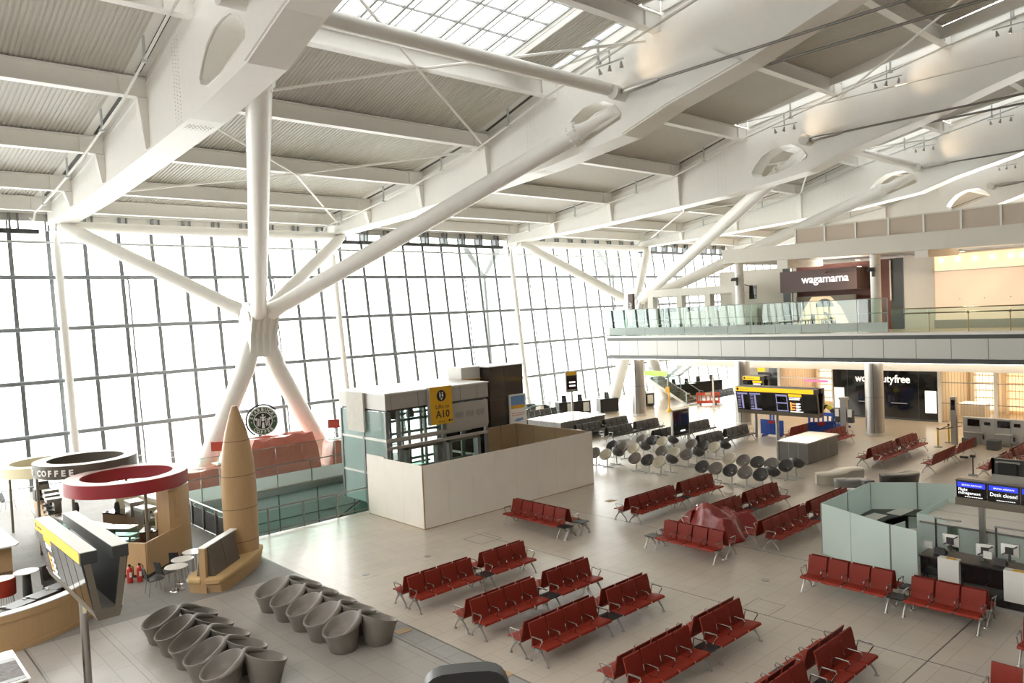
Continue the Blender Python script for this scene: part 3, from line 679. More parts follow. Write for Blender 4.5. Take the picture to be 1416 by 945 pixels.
# ------------------------------------------------------------------ taupe tub chairs
def tub_mesh():
    b = MB(); seg = 28
    rings = []
    def ring(r, z, tilt, dy=0):     # rim that falls towards the front (-y)
        return [(r*math.sin(2*PI*k/seg), dy-r*math.cos(2*PI*k/seg), z-tilt*math.cos(2*PI*k/seg)) for k in range(seg)]
    prof = [ring(.315, 0, 0), ring(.335, .02, 0), ring(.375, .22, .02, -.01), ring(.425, .46, .10, -.02), ring(.47, .615, .165, -.03), ring(.465, .645, .17, -.03), ring(.44, .645, .17, -.03), ring(.41, .60, .155, -.02), ring(.36, .48, .10, -.01), ring(.30, .40, .03, -.02), ring(.16, .375, .0, -.02)]
    vs = [p for r in prof for p in r]; n = len(prof)
    fs = [(i*seg+k, i*seg+(k+1) % seg, (i+1)*seg+(k+1) % seg, (i+1)*seg+k) for i in range(n-1) for k in range(seg)]
    fs += [tuple(range(seg))[::-1], tuple((n-1)*seg+k for k in range(seg))]
    b.add(vs, fs); return b.mesh('tub_shell', M['tub'], ang=50)
def fold_mesh():
    b = MB(); n = 12; pts = []; rs = []
    for i in range(n):       # soft folded lip on the flank of the chair
        s = i/(n-1); a = math.radians(lerp(172, 62, s)); rr = lerp(.41, .40, s)
        pts.append(((rr+.045)*math.sin(a), -.03-(rr+.045)*math.cos(a), .635-.17*math.cos(a)-.03*s)); rs.append(.028+.05*math.sin(PI*s))
    b.tube(pts, rs, 10); return b.mesh('folded_lip', M['tub'], ang=60)
TM, FM = tub_mesh(), fold_mesh()
ords = ['first', 'second', 'third', 'fourth', 'fifth']
def tub(x, y, rz, label, grp):
    t = thing('tub_chair', (x, y, 0), label, 'chair', grp, rz); inst('shell', TM, t); inst('folded_lip', FM, t)
for gx, vv, nm in ((6.22, (20.70, 19.70, 18.70, 17.72, 16.72), 'set by the departures screen'), (9.15, (20.55, 19.58, 18.62, 17.66, 16.68), 'set by the grey floor strip')):
    for i, v in enumerate(vv):
        tub(gx, v, -PI/2, 'taupe tub chair, left line, %s from the wooden bench, %s' % (ords[i], nm), 'taupe tub chairs')
        tub(gx+.82, v-.28, PI/2, 'taupe tub chair, right line, %s from the wooden bench, %s' % (ords[i], nm), 'taupe tub chairs')

# ------------------------------------------------------------------ dish chairs
def dish_mesh(m):
    b = MB(); seg = 24; mt = Matrix.Rotation(math.radians(42), 4, 'X')
    out = [(0.02, 0), (.10, .012), (.20, .05), (.29, .115), (.35, .20), (.372, .27), (.365, .28), (.345, .265), (.28, .165), (.18, .085), (.08, .05), (.001, .045)]
    b.lathe([(r*.93, z) for r, z in out], (0, .06, .47), seg, mtx=mt); return b.mesh('dish_shell', m, ang=60)
def ped_mesh():
    b = MB(); b.cyl((0, 0, .02), (0, .05, .53), .028, .035, 10); return b.mesh('pedestal', M['mull'])
def foot_mesh():
    b = MB(); b.box(-.42, .42, -.035, .035, 0, .025); b.box(-.03, .03, -.3, .3, 0, .022); return b.mesh('foot_bar', M['mull'])
PM, BM = ped_mesh(), foot_mesh()
DM = {k: dish_mesh(M['egg'+k]) for k in 'ctd'}
cn = {'c': 'cream', 't': 'taupe', 'd': 'charcoal'}
def dish(x, y, rz, k, label):
    t = thing('dish_chair', (x, y, 0), label, 'chair', 'dish chairs on pedestals', rz)
    inst('shell', DM[k], t); inst('pedestal', PM, t); inst('foot_bar', BM, t)
cl = [('group nearest the plywood box', [(29.62, [(27.25, 'd'), (26.5, 't'), (25.75, 'c')]), (31.75, [(27.1, 'd'), (26.36, 't'), (25.65, 'c')]), (34.2, [(27.0, 't'), (26.3, 'd'), (25.6, 'c')])]),
      ('middle group', [(29.65, [(23.88, 't'), (23.1, 'd'), (22.4, 'c')]), (31.85, [(23.9, 't'), (23.12, 'c'), (22.38, 't')]), (34.3, [(23.75, 't'), (23.04, 'd'), (22.37, 'c')])]),
      ('group nearest the grey plinth', [(29.8, [(20.1, 'd'), (19.4, 't'), (18.65, 'd'), (17.92, 't'), (17.17, 'd')]), (32.05, [(20.1, 'c'), (19.35, 't'), (18.62, 'd'), (17.92, 't'), (17.2, 'd')])])]
ln = ['front', 'second', 'third']
for nm, lines in cl:
    for j, (u, cs) in enumerate(lines):
        for i, (v, k) in enumerate(cs):
            dish(u, v, -PI/2, k, '%s dish chair, %s in %s line, %s' % (cn[k], ords[i], ln[j], nm))
            if i < len(cs)-1: continue
            k2 = 'd'
            dish(u+.72, v-.05, PI/2, k2, '%s dish chair turned away, %s in %s line, %s' % (cn[k2], ords[i], ln[j], nm))
# moulded benches
def moulded(path, w, h, m, name, label, lean=0.):
    b = MB(); n = len(path); vs = []; rings = 8
    for i, (x, y) in enumerate(path):
        x0, y0 = path[max(i-1, 0)]; x1, y1 = path[min(i+1, n-1)]; d = V((x1-x0, y1-y0, 0)).normalized(); s = d.cross(V(UP))
        e = .72 if i in (0, n-1) else 1.
        for a, z in ((-.40, 0), (.40, 0), (.46, h*.5), (.52, h-.04), (.46, h), (-.46, h), (-.52, h-.04), (-.46, h*.5)): vs.append(V((x, y, z))+s*(a*w*e))
    b.add(vs, [(i*8+k, i*8+(k+1) % 8, (i+1)*8+(k+1) % 8, (i+1)*8+k) for i in range(n-1) for k in range(8)]+[tuple(range(8))[::-1], tuple((n-1)*8+k for k in range(8))])
    o = b.build(name, m, ang=50); tag(o, label, 'bench', 'moulded curved benches')
def sline(p, q, amp, n=10, per=1.0):
    P, Q = V((*p, 0)), V((*q, 0)); d = (Q-P).normalized(); s_ = d.cross(V(UP)); return [tuple((P.lerp(Q, i/n)+s_*amp*math.sin(2*PI*per*i/n)).xy) for i in range(n+1)]
moulded(sline((32.0, 15.85), (34.2, 14.75), .22), .72, .46, M['bench_w'], 'curved_bench', 'cream S-shaped moulded bench, farthest of the curved benches')
moulded(sline((31.7, 14.7), (31.9, 13.5), .18), .66, .46, M['bench_g'], 'curved_bench', 'grey curved moulded bench between the cream bench and glass booth')
moulded(sline((30.1, 13.95), (30.0, 13.0), .15), .62, .44, M['bench_g'], 'curved_bench', 'grey moulded bench mostly hidden by the glass booth corner')
moulded(sline((33.1, 13.55), (34.6, 12.75), .3, per=.5), .62, .5, M['bench_b'], 'curved_bench', 'black crescent moulded bench right of the cream one')
# red plastic sheet over part of a bench
b = MB(); rnd = random.Random(3)
def tp(s, t):
    x = lerp(21.95, 24.25, s); y = lerp(13.9, 16.4, t); e = min(s, 1-s, t, 1-t); h = .78*min(1, e*5.5)
    h *= .85+.25*math.sin(s*9+t*5)*math.cos(t*7)+.07*rnd.random()
    h += .32*math.exp(-((s-.2)**2+(t-.45)**2)*30)*min(1, e*6)
    return (x+.09*math.sin(t*11)+.2*(t-.5), y+.09*math.sin(s*13), max(.012, h+ .02))
b.grid(tp, 40, 40); o = b.build('plastic_sheet', M['tarp'], ang=28); tag(o, 'crumpled red plastic sheet thrown over part of a red bench', 'sheet')
# small things let into or stuck on the floor
for i, (x, y, lb) in enumerate(((10.71, 20.19, 'beside the tub chairs'), (10.75, 16.49, 'level with the end of the tub chairs'), (10.88, 12.78, 'at the bottom edge'), (24.29, 21.02, 'on the pale floor near the plywood box'))):
    b = MB(); b.extr([(x-.2, y-.13, .001), (x+.2, y-.16, .001), (x+.19, y+.14, .001), (x-.18, y+.17, .001)], (0, 0, .006))
    tag(b.build('floor_patch', M['oak'] if i < 3 else M['tan']), 'small tan board on the %s, %s' % ('grey floor strip' if i < 3 else 'floor', lb), 'floor patch', 'tan floor patches')
for x, y, lb in ((12.46, 21.04, 'nearest the grey floor strip'), (14.82, 21.0, 'in front of the plywood box'), (19.88, 11.46, 'left of the bench by the glass booth'), (15.03, 11.38, 'behind the fourth red row')):
    t = thing('floor_outlet', (x, y, 0), 'round metal floor outlet, %s' % lb, 'floor outlet', 'floor outlets')
    b = MB(); b.box(x-.35, x+.35, y-.35, y+.35, .0005, .004); b.build('cover_tile', M['F_light'], t); b = MB(); b.cyl((x, y, .003), (x, y, .012), .12, seg=20); b.build('metal_lid', M['steel'], t)
b = MB(); cx, cy = 17.35, 21.1
for x0, x1, y0, y1 in ((cx-.5, cx+.5, cy-.5, cy-.48), (cx-.5, cx+.5, cy+.48, cy+.5), (cx-.5, cx-.48, cy-.5, cy+.5), (cx+.48, cx+.5, cy-.5, cy+.5)): b.box(x0, x1, y0, y1, .0005, .005)
tag(b.build('floor_hatch', M['rod']), 'square outline of a floor hatch in front of the plywood box', 'floor hatch')
b = MB(); cx, cy = 18.6, 9.3+2.4
for x0, x1, y0, y1 in ((17.6, 18.5, 10.1, 10.115), (17.6, 18.5, 10.9, 10.915), (17.6, 17.615, 10.1, 10.9), (18.485, 18.5, 10.1, 10.9)): b.box(x0, x1, y0, y1, .0005, .004)
tag(b.build('floor_hatch', M['rod']), 'square outline of a floor hatch behind the fifth red row', 'floor hatch')
# ------------------------------------------------------------------ lettering bent along a circle
def text_arc(body, size, m, parent, c, xd, yd, R, a_mid, step, inward=False, name='lettering', ex=.004):
    xd, yd = V(xd).normalized(), V(yd).normalized(); zd = xd.cross(yd); b = MB(); n = len(body); off = ORG.get(parent.name, V((0, 0, 0)))
    for i, ch in enumerate(body):
        a = a_mid+(i-(n-1)/2)*step*(1 if inward else -1)
        cu = bpy.data.curves.new('g', 'FONT'); cu.body = ch; cu.size = size; cu.extrude = ex; cu.align_x = 'CENTER'; cu.resolution_u = 2; cu.offset = .004
        t = bpy.data.objects.new('g', cu); COL.objects.link(t); me = bpy.data.meshes.new_from_object(t); bpy.data.objects.remove(t)
        ro = a+PI/2 if inward else a-PI/2
        ex_, ey_ = xd*math.cos(ro)+yd*math.sin(ro), -xd*math.sin(ro)+yd*math.cos(ro)
        p0 = V(c)+xd*(R*math.cos(a))+yd*(R*math.sin(a))
        b.add([p0+ex_*v.co.x+ey_*v.co.y+zd*v.co.z for v in me.vertices], [tuple(p.vertices) for p in me.polygons]); bpy.data.meshes.remove(me)
    return b.build(name, m, parent)
def text_cyl(body, size, m, parent, c, R, a0, step, z, name='lettering', ex=.01):
    """letters standing on the outside of an upright drum; a runs counter-clockwise seen from above"""
    b = MB()
    for i, ch in enumerate(body):
        a = a0+i*step; n = V((math.cos(a), math.sin(a), 0)); xd = V((-math.sin(a), math.cos(a), 0))
        if ch == ' ': continue
        cu = bpy.data.curves.new('g', 'FONT'); cu.body = ch; cu.size = size; cu.extrude = ex; cu.align_x = 'CENTER'; cu.resolution_u = 2; cu.offset = .012
        t = bpy.data.objects.new('g', cu); COL.objects.link(t); me = bpy.data.meshes.new_from_object(t); bpy.data.objects.remove(t)
        p0 = V((c[0], c[1], z))+n*R
        b.add([p0+xd*v.co.x+V(UP)*v.co.y+n*v.co.z for v in me.vertices], [tuple(p.vertices) for p in me.polygons]); bpy.data.meshes.remove(me)
    return b.build(name, m, parent)

# ------------------------------------------------------------------ wooden tower with two-sided bench
TC = V((10.28, 25.25, 0))
ax, tx = V((.745, .667, 0)), V((.667, -.745, 0)); O = V((8.28, 23.42, 0))
L3 = lambda s, t, z: O+ax*s+tx*t+V((0, 0, z))
t = thing('wooden_tower_seat', (8.3, 23.4, 0), 'tall bullet-shaped oak tower with a tan two-sided bench at its foot', 'seat')
b = MB(); prof = [(.53, 0), (.555, .4), (.575, 1.2), (.585, 2.2), (.575, 2.9), (.54, 3.5), (.475, 4.0), (.37, 4.5), (.25, 4.9), (.10, 5.36), (.0005, 5.365)]
mt = Matrix(((.98, .2, 0), (-.14, .70, 0), (0, 0, 1))).to_4x4()
b.lathe(prof, TC, 40, mtx=mt); b.build('tower', M['oak'], t, ang=25)
for z, r in ((.85, .567), (1.95, .584), (3.05, .57), (4.2, .435)):
    b = MB(); b.lathe([(r-.01, z-.012), (r+.003, z-.012), (r+.003, z+.012), (r-.01, z+.012)], TC, 40, mtx=mt); b.build('joint', M['oakd'], t)
front = [L3(.0, .10, 0), L3(.06, .50, 0), L3(.3, .62, 0), L3(1.7, .66, 0), L3(2.6, .60, 0), L3(3.35, .36, 0), L3(3.5, .10, 0)]
rear = [L3(.0, -.10, 0), L3(.06, -.5, 0), L3(.3, -.62, 0), L3(1.9, -.64, 0), L3(2.0, -.10, 0)]
for poly in (front, rear):
    if poly is rear: poly = poly[::-1]
    p2 = [(p.x, p.y) for p in poly]; cx, cy = sum(p[0] for p in p2)/len(p2), sum(p[1] for p in p2)/len(p2)
    sh = lambda k: [(cx+(x-cx)*k, cy+(y-cy)*k) for x, y in p2]
    b = MB(); b.prism(sh(.97), 0, .16); b.prism(sh(1.), .16, .27); b.build('bench_base', M['oak'], t)
    b = MB(); n = len(p2); lay = [(sh(1.02), .27), (sh(1.06), .31), (sh(1.06), .42), (sh(1.0), .47)]
    b.add([(x, y, z) for l, z in lay for x, y in l], [(i*n+k, i*n+(k+1) % n, (i+1)*n+(k+1) % n, (i+1)*n+k) for i in range(3) for k in range(n)]+[tuple(range(n))[::-1], tuple(3*n+k for k in range(n))])
    b.build('seat_cushion', M['tan'], t, ang=50)
b = MB(); b.hexa([L3(-.02, -.10, 0), L3(.14, -.10, 0), L3(.14, .10, 0), L3(-.02, .10, 0), L3(-.02, -.10, 1.36), L3(.14, -.10, 1.36), L3(.14, .10, 1.36), L3(-.02, .10, 1.36)]); b.build('end_post', M['oak'], t)
b = MB(); b.hexa([L3(.14, -.06, .3), L3(2.1, -.06, .3), L3(2.1, .06, .3), L3(.14, .06, .3), L3(.14, -.06, 1.33), L3(2.1, -.06, 1.33), L3(2.1, .06, 1.33), L3(.14, .06, 1.33)]); b.build('partition', M['oakd'], t)
b = MB(); b.hexa([L3(-.03, -.12, 1.36), L3(2.1, -.12, 1.36), L3(2.1, .12, 1.36), L3(-.03, .12, 1.36), L3(-.03, -.12, 1.39), L3(2.1, -.12, 1.39), L3(2.1, .12, 1.39), L3(-.03, .12, 1.39)]); b.build('top_ledge', M['signw'], t)
for sgn in (1, -1):
    for s0, s1 in ((.16, .98), (1.0, 1.85)):
        b = MB(); b.hexa([L3(s0, sgn*.06, .42), L3(s1, sgn*.06, .42), L3(s1, sgn*.30, .42), L3(s0, sgn*.30, .42), L3(s0, sgn*.06, 1.34), L3(s1, sgn*.06, 1.34), L3(s1, sgn*.12, 1.34), L3(s0, sgn*.12, 1.34)]); b.build('back_panel', M['brownpad'], t)
# round coffee sign on its bracket
xd = V((.90, -.43, 0)).normalized(); yd = V(UP); zd = xd.cross(yd); c = V((11.12, 24.95, 4.78))
t = thing('round_sign', tuple(c), 'round green coffee sign in a dark hoop, fixed to the side of the wooden tower', 'sign')
P2 = lambda a, r, d=0.: c+xd*(r*math.cos(a))+yd*(r*math.sin(a))+zd*d
def disc(r0, r1, d0, d1, seg=40):
    b = MB(); vs = []; fs = []
    for k in range(seg):
        a = 2*PI*k/seg; vs += [P2(a, r0, d1), P2(a, r1, d1), P2(a, r1, d0), P2(a, r0, d0)]
    for k in range(seg):
        j = (k+1) % seg
        for q in range(4): fs.append((k*4+q, k*4+(q+1) % 4, j*4+(q+1) % 4, j*4+q))
    return b.add(vs, fs)
disc(.002, .49, -.06, .06).build('drum', M['rod'], t); disc(.30, .465, .06, .064).build('green_band', M['green'], t)
disc(.455, .48, .064, .068).build('outer_ring', M['signw'], t); disc(.285, .31, .064, .068).build('inner_ring', M['signw'], t); disc(.001, .285, .06, .063).build('emblem_ground', M['blackplain'], t)
text_arc('STARBUCKS', .15, M['signw'], t, c+zd*.068, xd, yd, .335, PI/2, .315); text_arc('COFFEE', .15, M['signw'], t, c+zd*.068, xd, yd, .438, -PI/2, .30, inward=True)
b = MB()
def poly2(pts, d=.066): b.extr([c+xd*x+yd*y+zd*d for x, y in pts], zd*.004)
def star(x, y, r, n=5):
    poly2([(x+(r if k % 2 == 0 else r*.42)*math.sin(PI*k/n), y+(r if k % 2 == 0 else r*.42)*math.cos(PI*k/n)) for k in range(2*n)])
star(0, .20, .05); star(-.37, -.03, .03); star(.37, -.03, .03)
poly2([(-.07, .10), (-.10, .16), (-.03, .13), (0, .17), (.03, .13), (.10, .16), (.07, .10)])
poly2([(.05*math.cos(2*PI*k/12), .04+.06*math.sin(2*PI*k/12)) for k in range(12)])
for s in (-1, 1):
    for k in range(3):
        x0 = s*(.07+.05*k); poly2([(x0, .09), (x0+s*.025, .08), (x0+s*.045, -.15), (x0+s*.02, -.19)])
    poly2([(s*.20, .12), (s*.27, .08), (s*.23, .02), (s*.18, .03)]); poly2([(s*.17, -.17), (s*.21, -.13), (s*.15, -.21)])
poly2([(-.03, -.05), (.03, -.05), (.05, -.25), (-.05, -.25)])
b.build('emblem', M['signw'], t)
b = MB(); b.tube([P2(math.radians(38+k*9.6), .545) for k in range(22)], .03, 8); b.build('hoop', M['darkm'], t)
b = MB()
for z in (-.09, .10): b.tube([c-xd*.54+yd*z, c-xd*.95+yd*z], .018, 6)
b.build('bracket', M['darkm'], t)

# ------------------------------------------------------------------ cafe tables, chairs, extinguishers
def cafe_table(x, y, label, col='plinthtop'):
    t = thing('cafe_table', (x, y, 0), label, 'table', 'round cafe tables')
    b = MB(); b.lathe([(.001, .74), (.33, .74), (.34, .73), (.33, .715), (.001, .715)], (x, y, 0), 28); b.build('table_top', M[col], t)
    b = MB()
    for k in range(3): a = k*2*PI/3; b.cyl((x+.07*math.cos(a), y+.07*math.sin(a), .02), (x+.07*math.cos(a), y+.07*math.sin(a), .72), .016, seg=8)
    b.build('stem', M['chrome'], t); b = MB(); b.lathe([(.001, .03), (.22, .018), (.23, 0), (.001, 0)], (x, y, 0), 24); b.build('base', M['chrome'], t)
for x, y, lb in ((7.84, 24.41, 'nearest us, with a chair at its left'), (8.24, 25.04, 'in the middle of the three by the wooden tower'), (8.78, 25.58, 'farthest of the three by the wooden tower')):
    cafe_table(x, y, 'round chrome cafe table, %s' % lb)
def cafe_chair(x, y, rz, label):
    t = thing('cafe_chair', (x, y, 0), label, 'chair', 'dark cafe chairs', rz)
    def mk(fn, nm, m): return cached('cc'+nm, lambda: fn().mesh(nm, m))
    def seat(): b = MB(); b.hexa([(-.2, -.22, .45), (.2, -.22, .45), (.18, .2, .44), (-.18, .2, .44), (-.2, -.22, .47), (.2, -.22, .47), (.18, .2, .46), (-.18, .2, .46)]); return b
    def back(): b = MB(); b.hexa([(-.18, .2, .46), (.18, .2, .46), (.18, .225, .46), (-.18, .225, .46), (-.15, .30, .86), (.15, .30, .86), (.15, .32, .86), (-.15, .32, .86)]); return b
    inst('seat', mk(seat, 'seat', M['blackplain']), t); inst('backrest', mk(back, 'backrest', M['blackplain']), t)
    for i, (sx, sy) in enumerate(((-1, -1), (1, -1), (1, 1), (-1, 1))):
        b = MB(); b.cyl((sx*.21, sy*.24, 0), (sx*.16, sy*.17, .45), .011, seg=6); o = inst('leg', cached('ccl%d' % i, lambda: b.mesh('leg', M['chrome'])), t)
cafe_chair(7.25, 24.6, PI/2, 'dark cafe chair standing alone left of the nearest round table')
cafe_chair(7.72, 25.0, PI*.6, 'dark cafe chair tucked behind the nearest round table'); cafe_chair(8.35, 25.75, PI*.75, 'dark cafe chair between the far round tables and oak cabinet')
cafe_chair(6.2, 41.8, PI*.3, 'thin white-framed chair by the guard rail at the left edge')
for x, y, lb in ((7.02, 26.30, 'left'), (7.28, 26.18, 'right')):
    t = thing('fire_extinguisher', (x, y, 0), 'red fire extinguisher against the low oak wall, %s of the two' % lb, 'fire extinguisher', 'red fire extinguishers')
    b = MB(); b.lathe([(.001, 0), (.085, .01), (.09, .04), (.09, .42), (.06, .5), (.03, .53), (.001, .53)], (x, y, 0), 16); b.build('cylinder', M['hiss'], t)
    b = MB(); b.box(x-.03, x+.03, y-.02, y+.02, .53, .6); b.tube([(x, y, .58), (x+.1, y-.03, .5), (x+.1, y-.05, .2)], .014, 6); b.build('valve_and_hose', M['blackplain'], t)
    b = MB(); b.box(x-.04, x+.03, y-.095, y-.088, .2, .36); b.build('paper_label', M['paper'], t)

# ------------------------------------------------------------------ coffee stand
def ring_sign(c, ro, ri, z0, z1, m, posts, name, label):
    t = thing(name, (c[0], c[1], 0), label, 'sign')
    b = MB(); b.lathe([(ri, z0), (ro, z0), (ro, z1), (ri, z1), (ri, z0)], (c[0], c[1], 0), 56); b.build('ring', M[m], t, ang=30)
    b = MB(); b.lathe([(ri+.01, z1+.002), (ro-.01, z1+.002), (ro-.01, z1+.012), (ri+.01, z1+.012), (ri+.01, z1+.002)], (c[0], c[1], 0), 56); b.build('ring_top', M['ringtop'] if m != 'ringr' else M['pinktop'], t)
    for x, y in posts:
        b = MB(); b.cyl((x, y, 0), (x, y, z0+.02), .05, seg=12); b.build('post', M['brownpost'], t)
    return t
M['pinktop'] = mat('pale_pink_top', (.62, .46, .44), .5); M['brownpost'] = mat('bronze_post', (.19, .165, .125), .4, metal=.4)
ring_sign((7.9, 29.15), 1.97, 1.47, 2.55, 3.0, 'ringr', ((7.95, 27.4), (6.35, 30.0)), 'ring_canopy_sign', 'maroon ring sign hung above the coffee counter, lower of the two big rings')
rs = ring_sign((7.42, 32.6), 1.76, 1.30, 2.80, 3.28, 'ringd', ((5.72, 32.3), (8.95, 33.2)), 'ring_canopy_sign', 'dark brown ring sign lettered COFFEE above the coffee counter')
text_cyl('STARBUCKS COFFEE', .30, M['signw'], rs, (7.42, 32.6), 1.77, math.radians(241-15*8.3), math.radians(8.3), 2.93)
ring_sign((6.75, 35.9), 1.75, 1.3, 2.5, 2.9, 'ringc', ((5.6, 37.0),), 'ring_canopy_sign', 'cream ring sign mostly hidden behind the dark brown ring')
# low oak front wall, tall cabinet
t = thing('oak_counter_wall', (7.6, 26.4, 0), 'low oak panel wall at the front of the coffee stand', 'counter')
for p, q in (((6.95, 27.25), (7.57, 26.36)), ((7.57, 26.36), (8.38, 27.1)), ((8.38, 27.1), (9.17, 27.85))):
    b = MB(); b.beam((*p, .62), (*q, .62), .06, 1.05); b.build('panel', M['oak'], t); b = MB(); b.beam((*p, .05), (*q, .05), .05, .1); b.build('plinth', M['blackplain'], t)
t = thing('tall_oak_cabinet', (9.5, 28.6, 0), 'tall curved oak cabinet with double doors under the maroon ring', 'cabinet')
b = MB(); pl = [(8.75, 27.62), (9.17, 27.86), (9.75, 28.5), (9.95, 29.3), (9.9, 30.0), (9.4, 30.0), (9.3, 29.3), (8.5, 28.1)]; b.prism(pl, 0, 2.45); b.build('body', M['oak'], t, ang=40)
for i, (p, q) in enumerate((((8.74, 27.6), (8.95, 27.72)), ((8.96, 27.73), (9.16, 27.84)))):
    b = MB(); b.beam((*p, 1.9), (*q, 1.9), .03, .95); d = b.build('door', M['oak'], t)
    e = p if i else q; b = MB(); b.beam((e[0]-.02*(1-2*i)+.02, e[1]-.05, 1.85), (e[0]-.02*(1-2*i)+.02, e[1]-.05, 2.1), .015, .015, up=(1, 0, 0)); b.build('handle', M['steel'], d)
t = thing('glass_food_case', (7.0, 29.5, 0), 'curved glass food case with chrome edges on the coffee counter', 'display case')
cs = [(6.35, 32.4), (6.45, 31.2), (6.75, 29.9), (7.1, 28.8), (7.7, 28.0)]
for (p, q) in zip(cs, cs[1:]):
    b = MB(); b.beam((*p, .45), (*q, .45), .55, .9); b.build('case_body', M['oakd'], t); b = MB(); b.beam((*p, 1.12), (*q, 1.12), .5, .42); b.build('glass_panel', M['G_green'], t)
    b = MB(); b.beam((*p, 1.35), (*q, 1.35), .5, .03); b.build('top_shelf', M['chrome'], t); b = MB(); b.beam((*p, 1.1), (*q, 1.1), .4, .015); b.build('shelf', M['chrome'], t)
    b = MB(); b.cyl((*p, .9), (*p, 1.36), .025, seg=8); b.build('edge_post', M['darkm'], t)
t = thing('back_counter', (8.6, 30.8, 0), 'dark curved back counter with a cream splashback inside the coffee stand', 'counter')
bc = [(8.3, 28.6), (8.9, 29.6), (9.1, 30.8), (8.9, 32.2), (8.3, 33.4)]
for p, q in zip(bc, bc[1:]):
    b = MB(); b.beam((*p, .45), (*q, .45), .6, .9); b.build('cabinet', M['oakd'], t); b = MB(); b.beam((*p, .92), (*q, .92), .66, .04); b.build('worktop', M['gloss'], t)
    o = V((.32, .1, 0)); b = MB(); b.beam(V((*p, 1.2))+o, V((*q, 1.2))+o, .06, .6); b.build('splashback', M['ringc'], t); b = MB(); b.beam(V((*p, 1.52))+o, V((*q, 1.52))+o, .14, .04); b.build('ledge', M['signw'], t)
def machine(x, y, rz, label, z=.94, k=1.):
    t = thing('coffee_machine', (x, y, z), label, 'coffee machine', None, rz)
    b = MB(); b.box(-.36*k, .36*k, -.2, .26, 0, .12); b.box(-.36*k, .36*k, .02, .26, .12, .48); b.build('body', M['chrome'], t, local=True)
    b = MB(); b.box(-.38*k, .38*k, -.22, .28, .44, .56); b.build('top_deck', M['steel'], t, local=True)
    for s in (-.18, .18):
        b = MB(); b.cyl((s*k, -.08, .44), (s*k, -.08, .32), .05, seg=10); b.cyl((s*k, -.10, .33), (s*k, -.32, .33), .018, seg=6); b.build('brew_head', M['darkm'], t, local=True)
    b = MB(); b.box(-.34*k, .34*k, -.22, .0, .12, .135); b.build('drip_tray', M['blackplain'], t, local=True)
machine(8.75, 30.2, PI*.55, 'chrome coffee machine on the dark back counter under the maroon ring'); machine(8.8, 31.7, PI*.5, 'chrome coffee machine farther along the back counter')
# left-hand bar
t = thing('service_bar', (6.3, 34, 0), 'brown bar counter with stepped boxes on the left flank of the coffee stand', 'counter')
b = MB(); b.prism([(5.95, 33.0), (6.6, 33.0), (6.95, 36.3), (6.25, 36.3)], 0, .92); b.build('body', M['oakd'], t); b = MB(); b.prism([(5.88, 32.9), (6.65, 32.9), (7.0, 36.4), (6.15, 36.4)], .92, .98); b.build('worktop', M['brownpost'], t)
for i, (x, y, s) in enumerate(((6.5, 35.7, .5), (6.5, 34.7, .42), (6.4, 33.95, .38), (6.35, 33.35, .36))):
    b = MB(); b.box(x-.28, x+.28, y-s/2, y+s/2, .98, .98+.42-.05*i); b.build('stepped_box', M['oak'], t)
t = thing('till', (6.45, 35.75, 1.4), 'black till with a tilted screen on the end of the bar counter', 'till'); b = MB(); b.box(6.2, 6.75, 35.5, 36.0, 1.4, 1.85); b.build('body', M['blackplain'], t)
b = MB(); b.hexa([(6.25, 35.45, 1.85), (6.7, 35.45, 1.85), (6.7, 35.6, 1.85), (6.25, 35.6, 1.85), (6.25, 35.6, 2.15), (6.7, 35.6, 2.15), (6.7, 35.65, 2.15), (6.25, 35.65, 2.15)]); b.build('screen', M['gloss'], t)
for i, (x, y) in enumerate(((6.55, 34.75), (6.42, 33.95), (6.36, 33.35))):
    machine(x, y, -PI*.5, 'chrome and black machine on the bar counter, %s from the till' % ords[i], z=1.35-.05*i, k=.6)
for i, (x, y) in enumerate(((6.9, 32.2), (8.5, 33.0), (8.85, 29.2))):
    tag((lambda b: (b.lathe([(.001, 0), (.09, 0), (.11, .12), (.08, .32), (.04, .36), (.001, .36)], (x, y, .95 if i else 1.37), 14), b.build('coffee_grinder', M['darkm']))[1])(MB()),
        'small dark grinder %s' % ('on the glass food case', 'at the far end of the back counter', 'on the back counter next to the tall cabinet')[i], 'grinder')
# curved oak counter front left
cc = [(4.95-.0+ .02*0, 0)]
def arcpts(c, r, a0, a1, n): return [(c[0]+r*math.cos(lerp(a0, a1, i/n)), c[1]+r*math.sin(lerp(a0, a1, i/n))) for i in range(n+1)]
CB = (2.9, 26.3); A0, A1 = math.radians(222), math.radians(330)
t = thing('curved_oak_counter', (3.6, 23.2, 0), 'curved oak counter with a white top edge at the left', 'counter')
def arcwall(r0, r1, z0, z1, n=28):
    b = MB(); o = arcpts(CB, r1, A0, A1, n); i_ = arcpts(CB, r0, A0, A1, n)
    for k in range(n): b.hexa([(*i_[k], z0), (*o[k], z0), (*o[k+1], z0), (*i_[k+1], z0), (*i_[k], z1), (*o[k], z1), (*o[k+1], z1), (*i_[k+1], z1)])
    return b
arcwall(3.16, 3.36, .12, .98).build('front_panel', M['oak'], t, ang=40); arcwall(3.16, 3.39, 0, .13).build('kick_band', M['oak'], t, ang=40); arcwall(3.17, 3.385, .80, .985).build('top_band', M['oak'], t, ang=40); arcwall(3.1, 3.39, .985, 1.01).build('top_edge', M['signw'], t, ang=40)
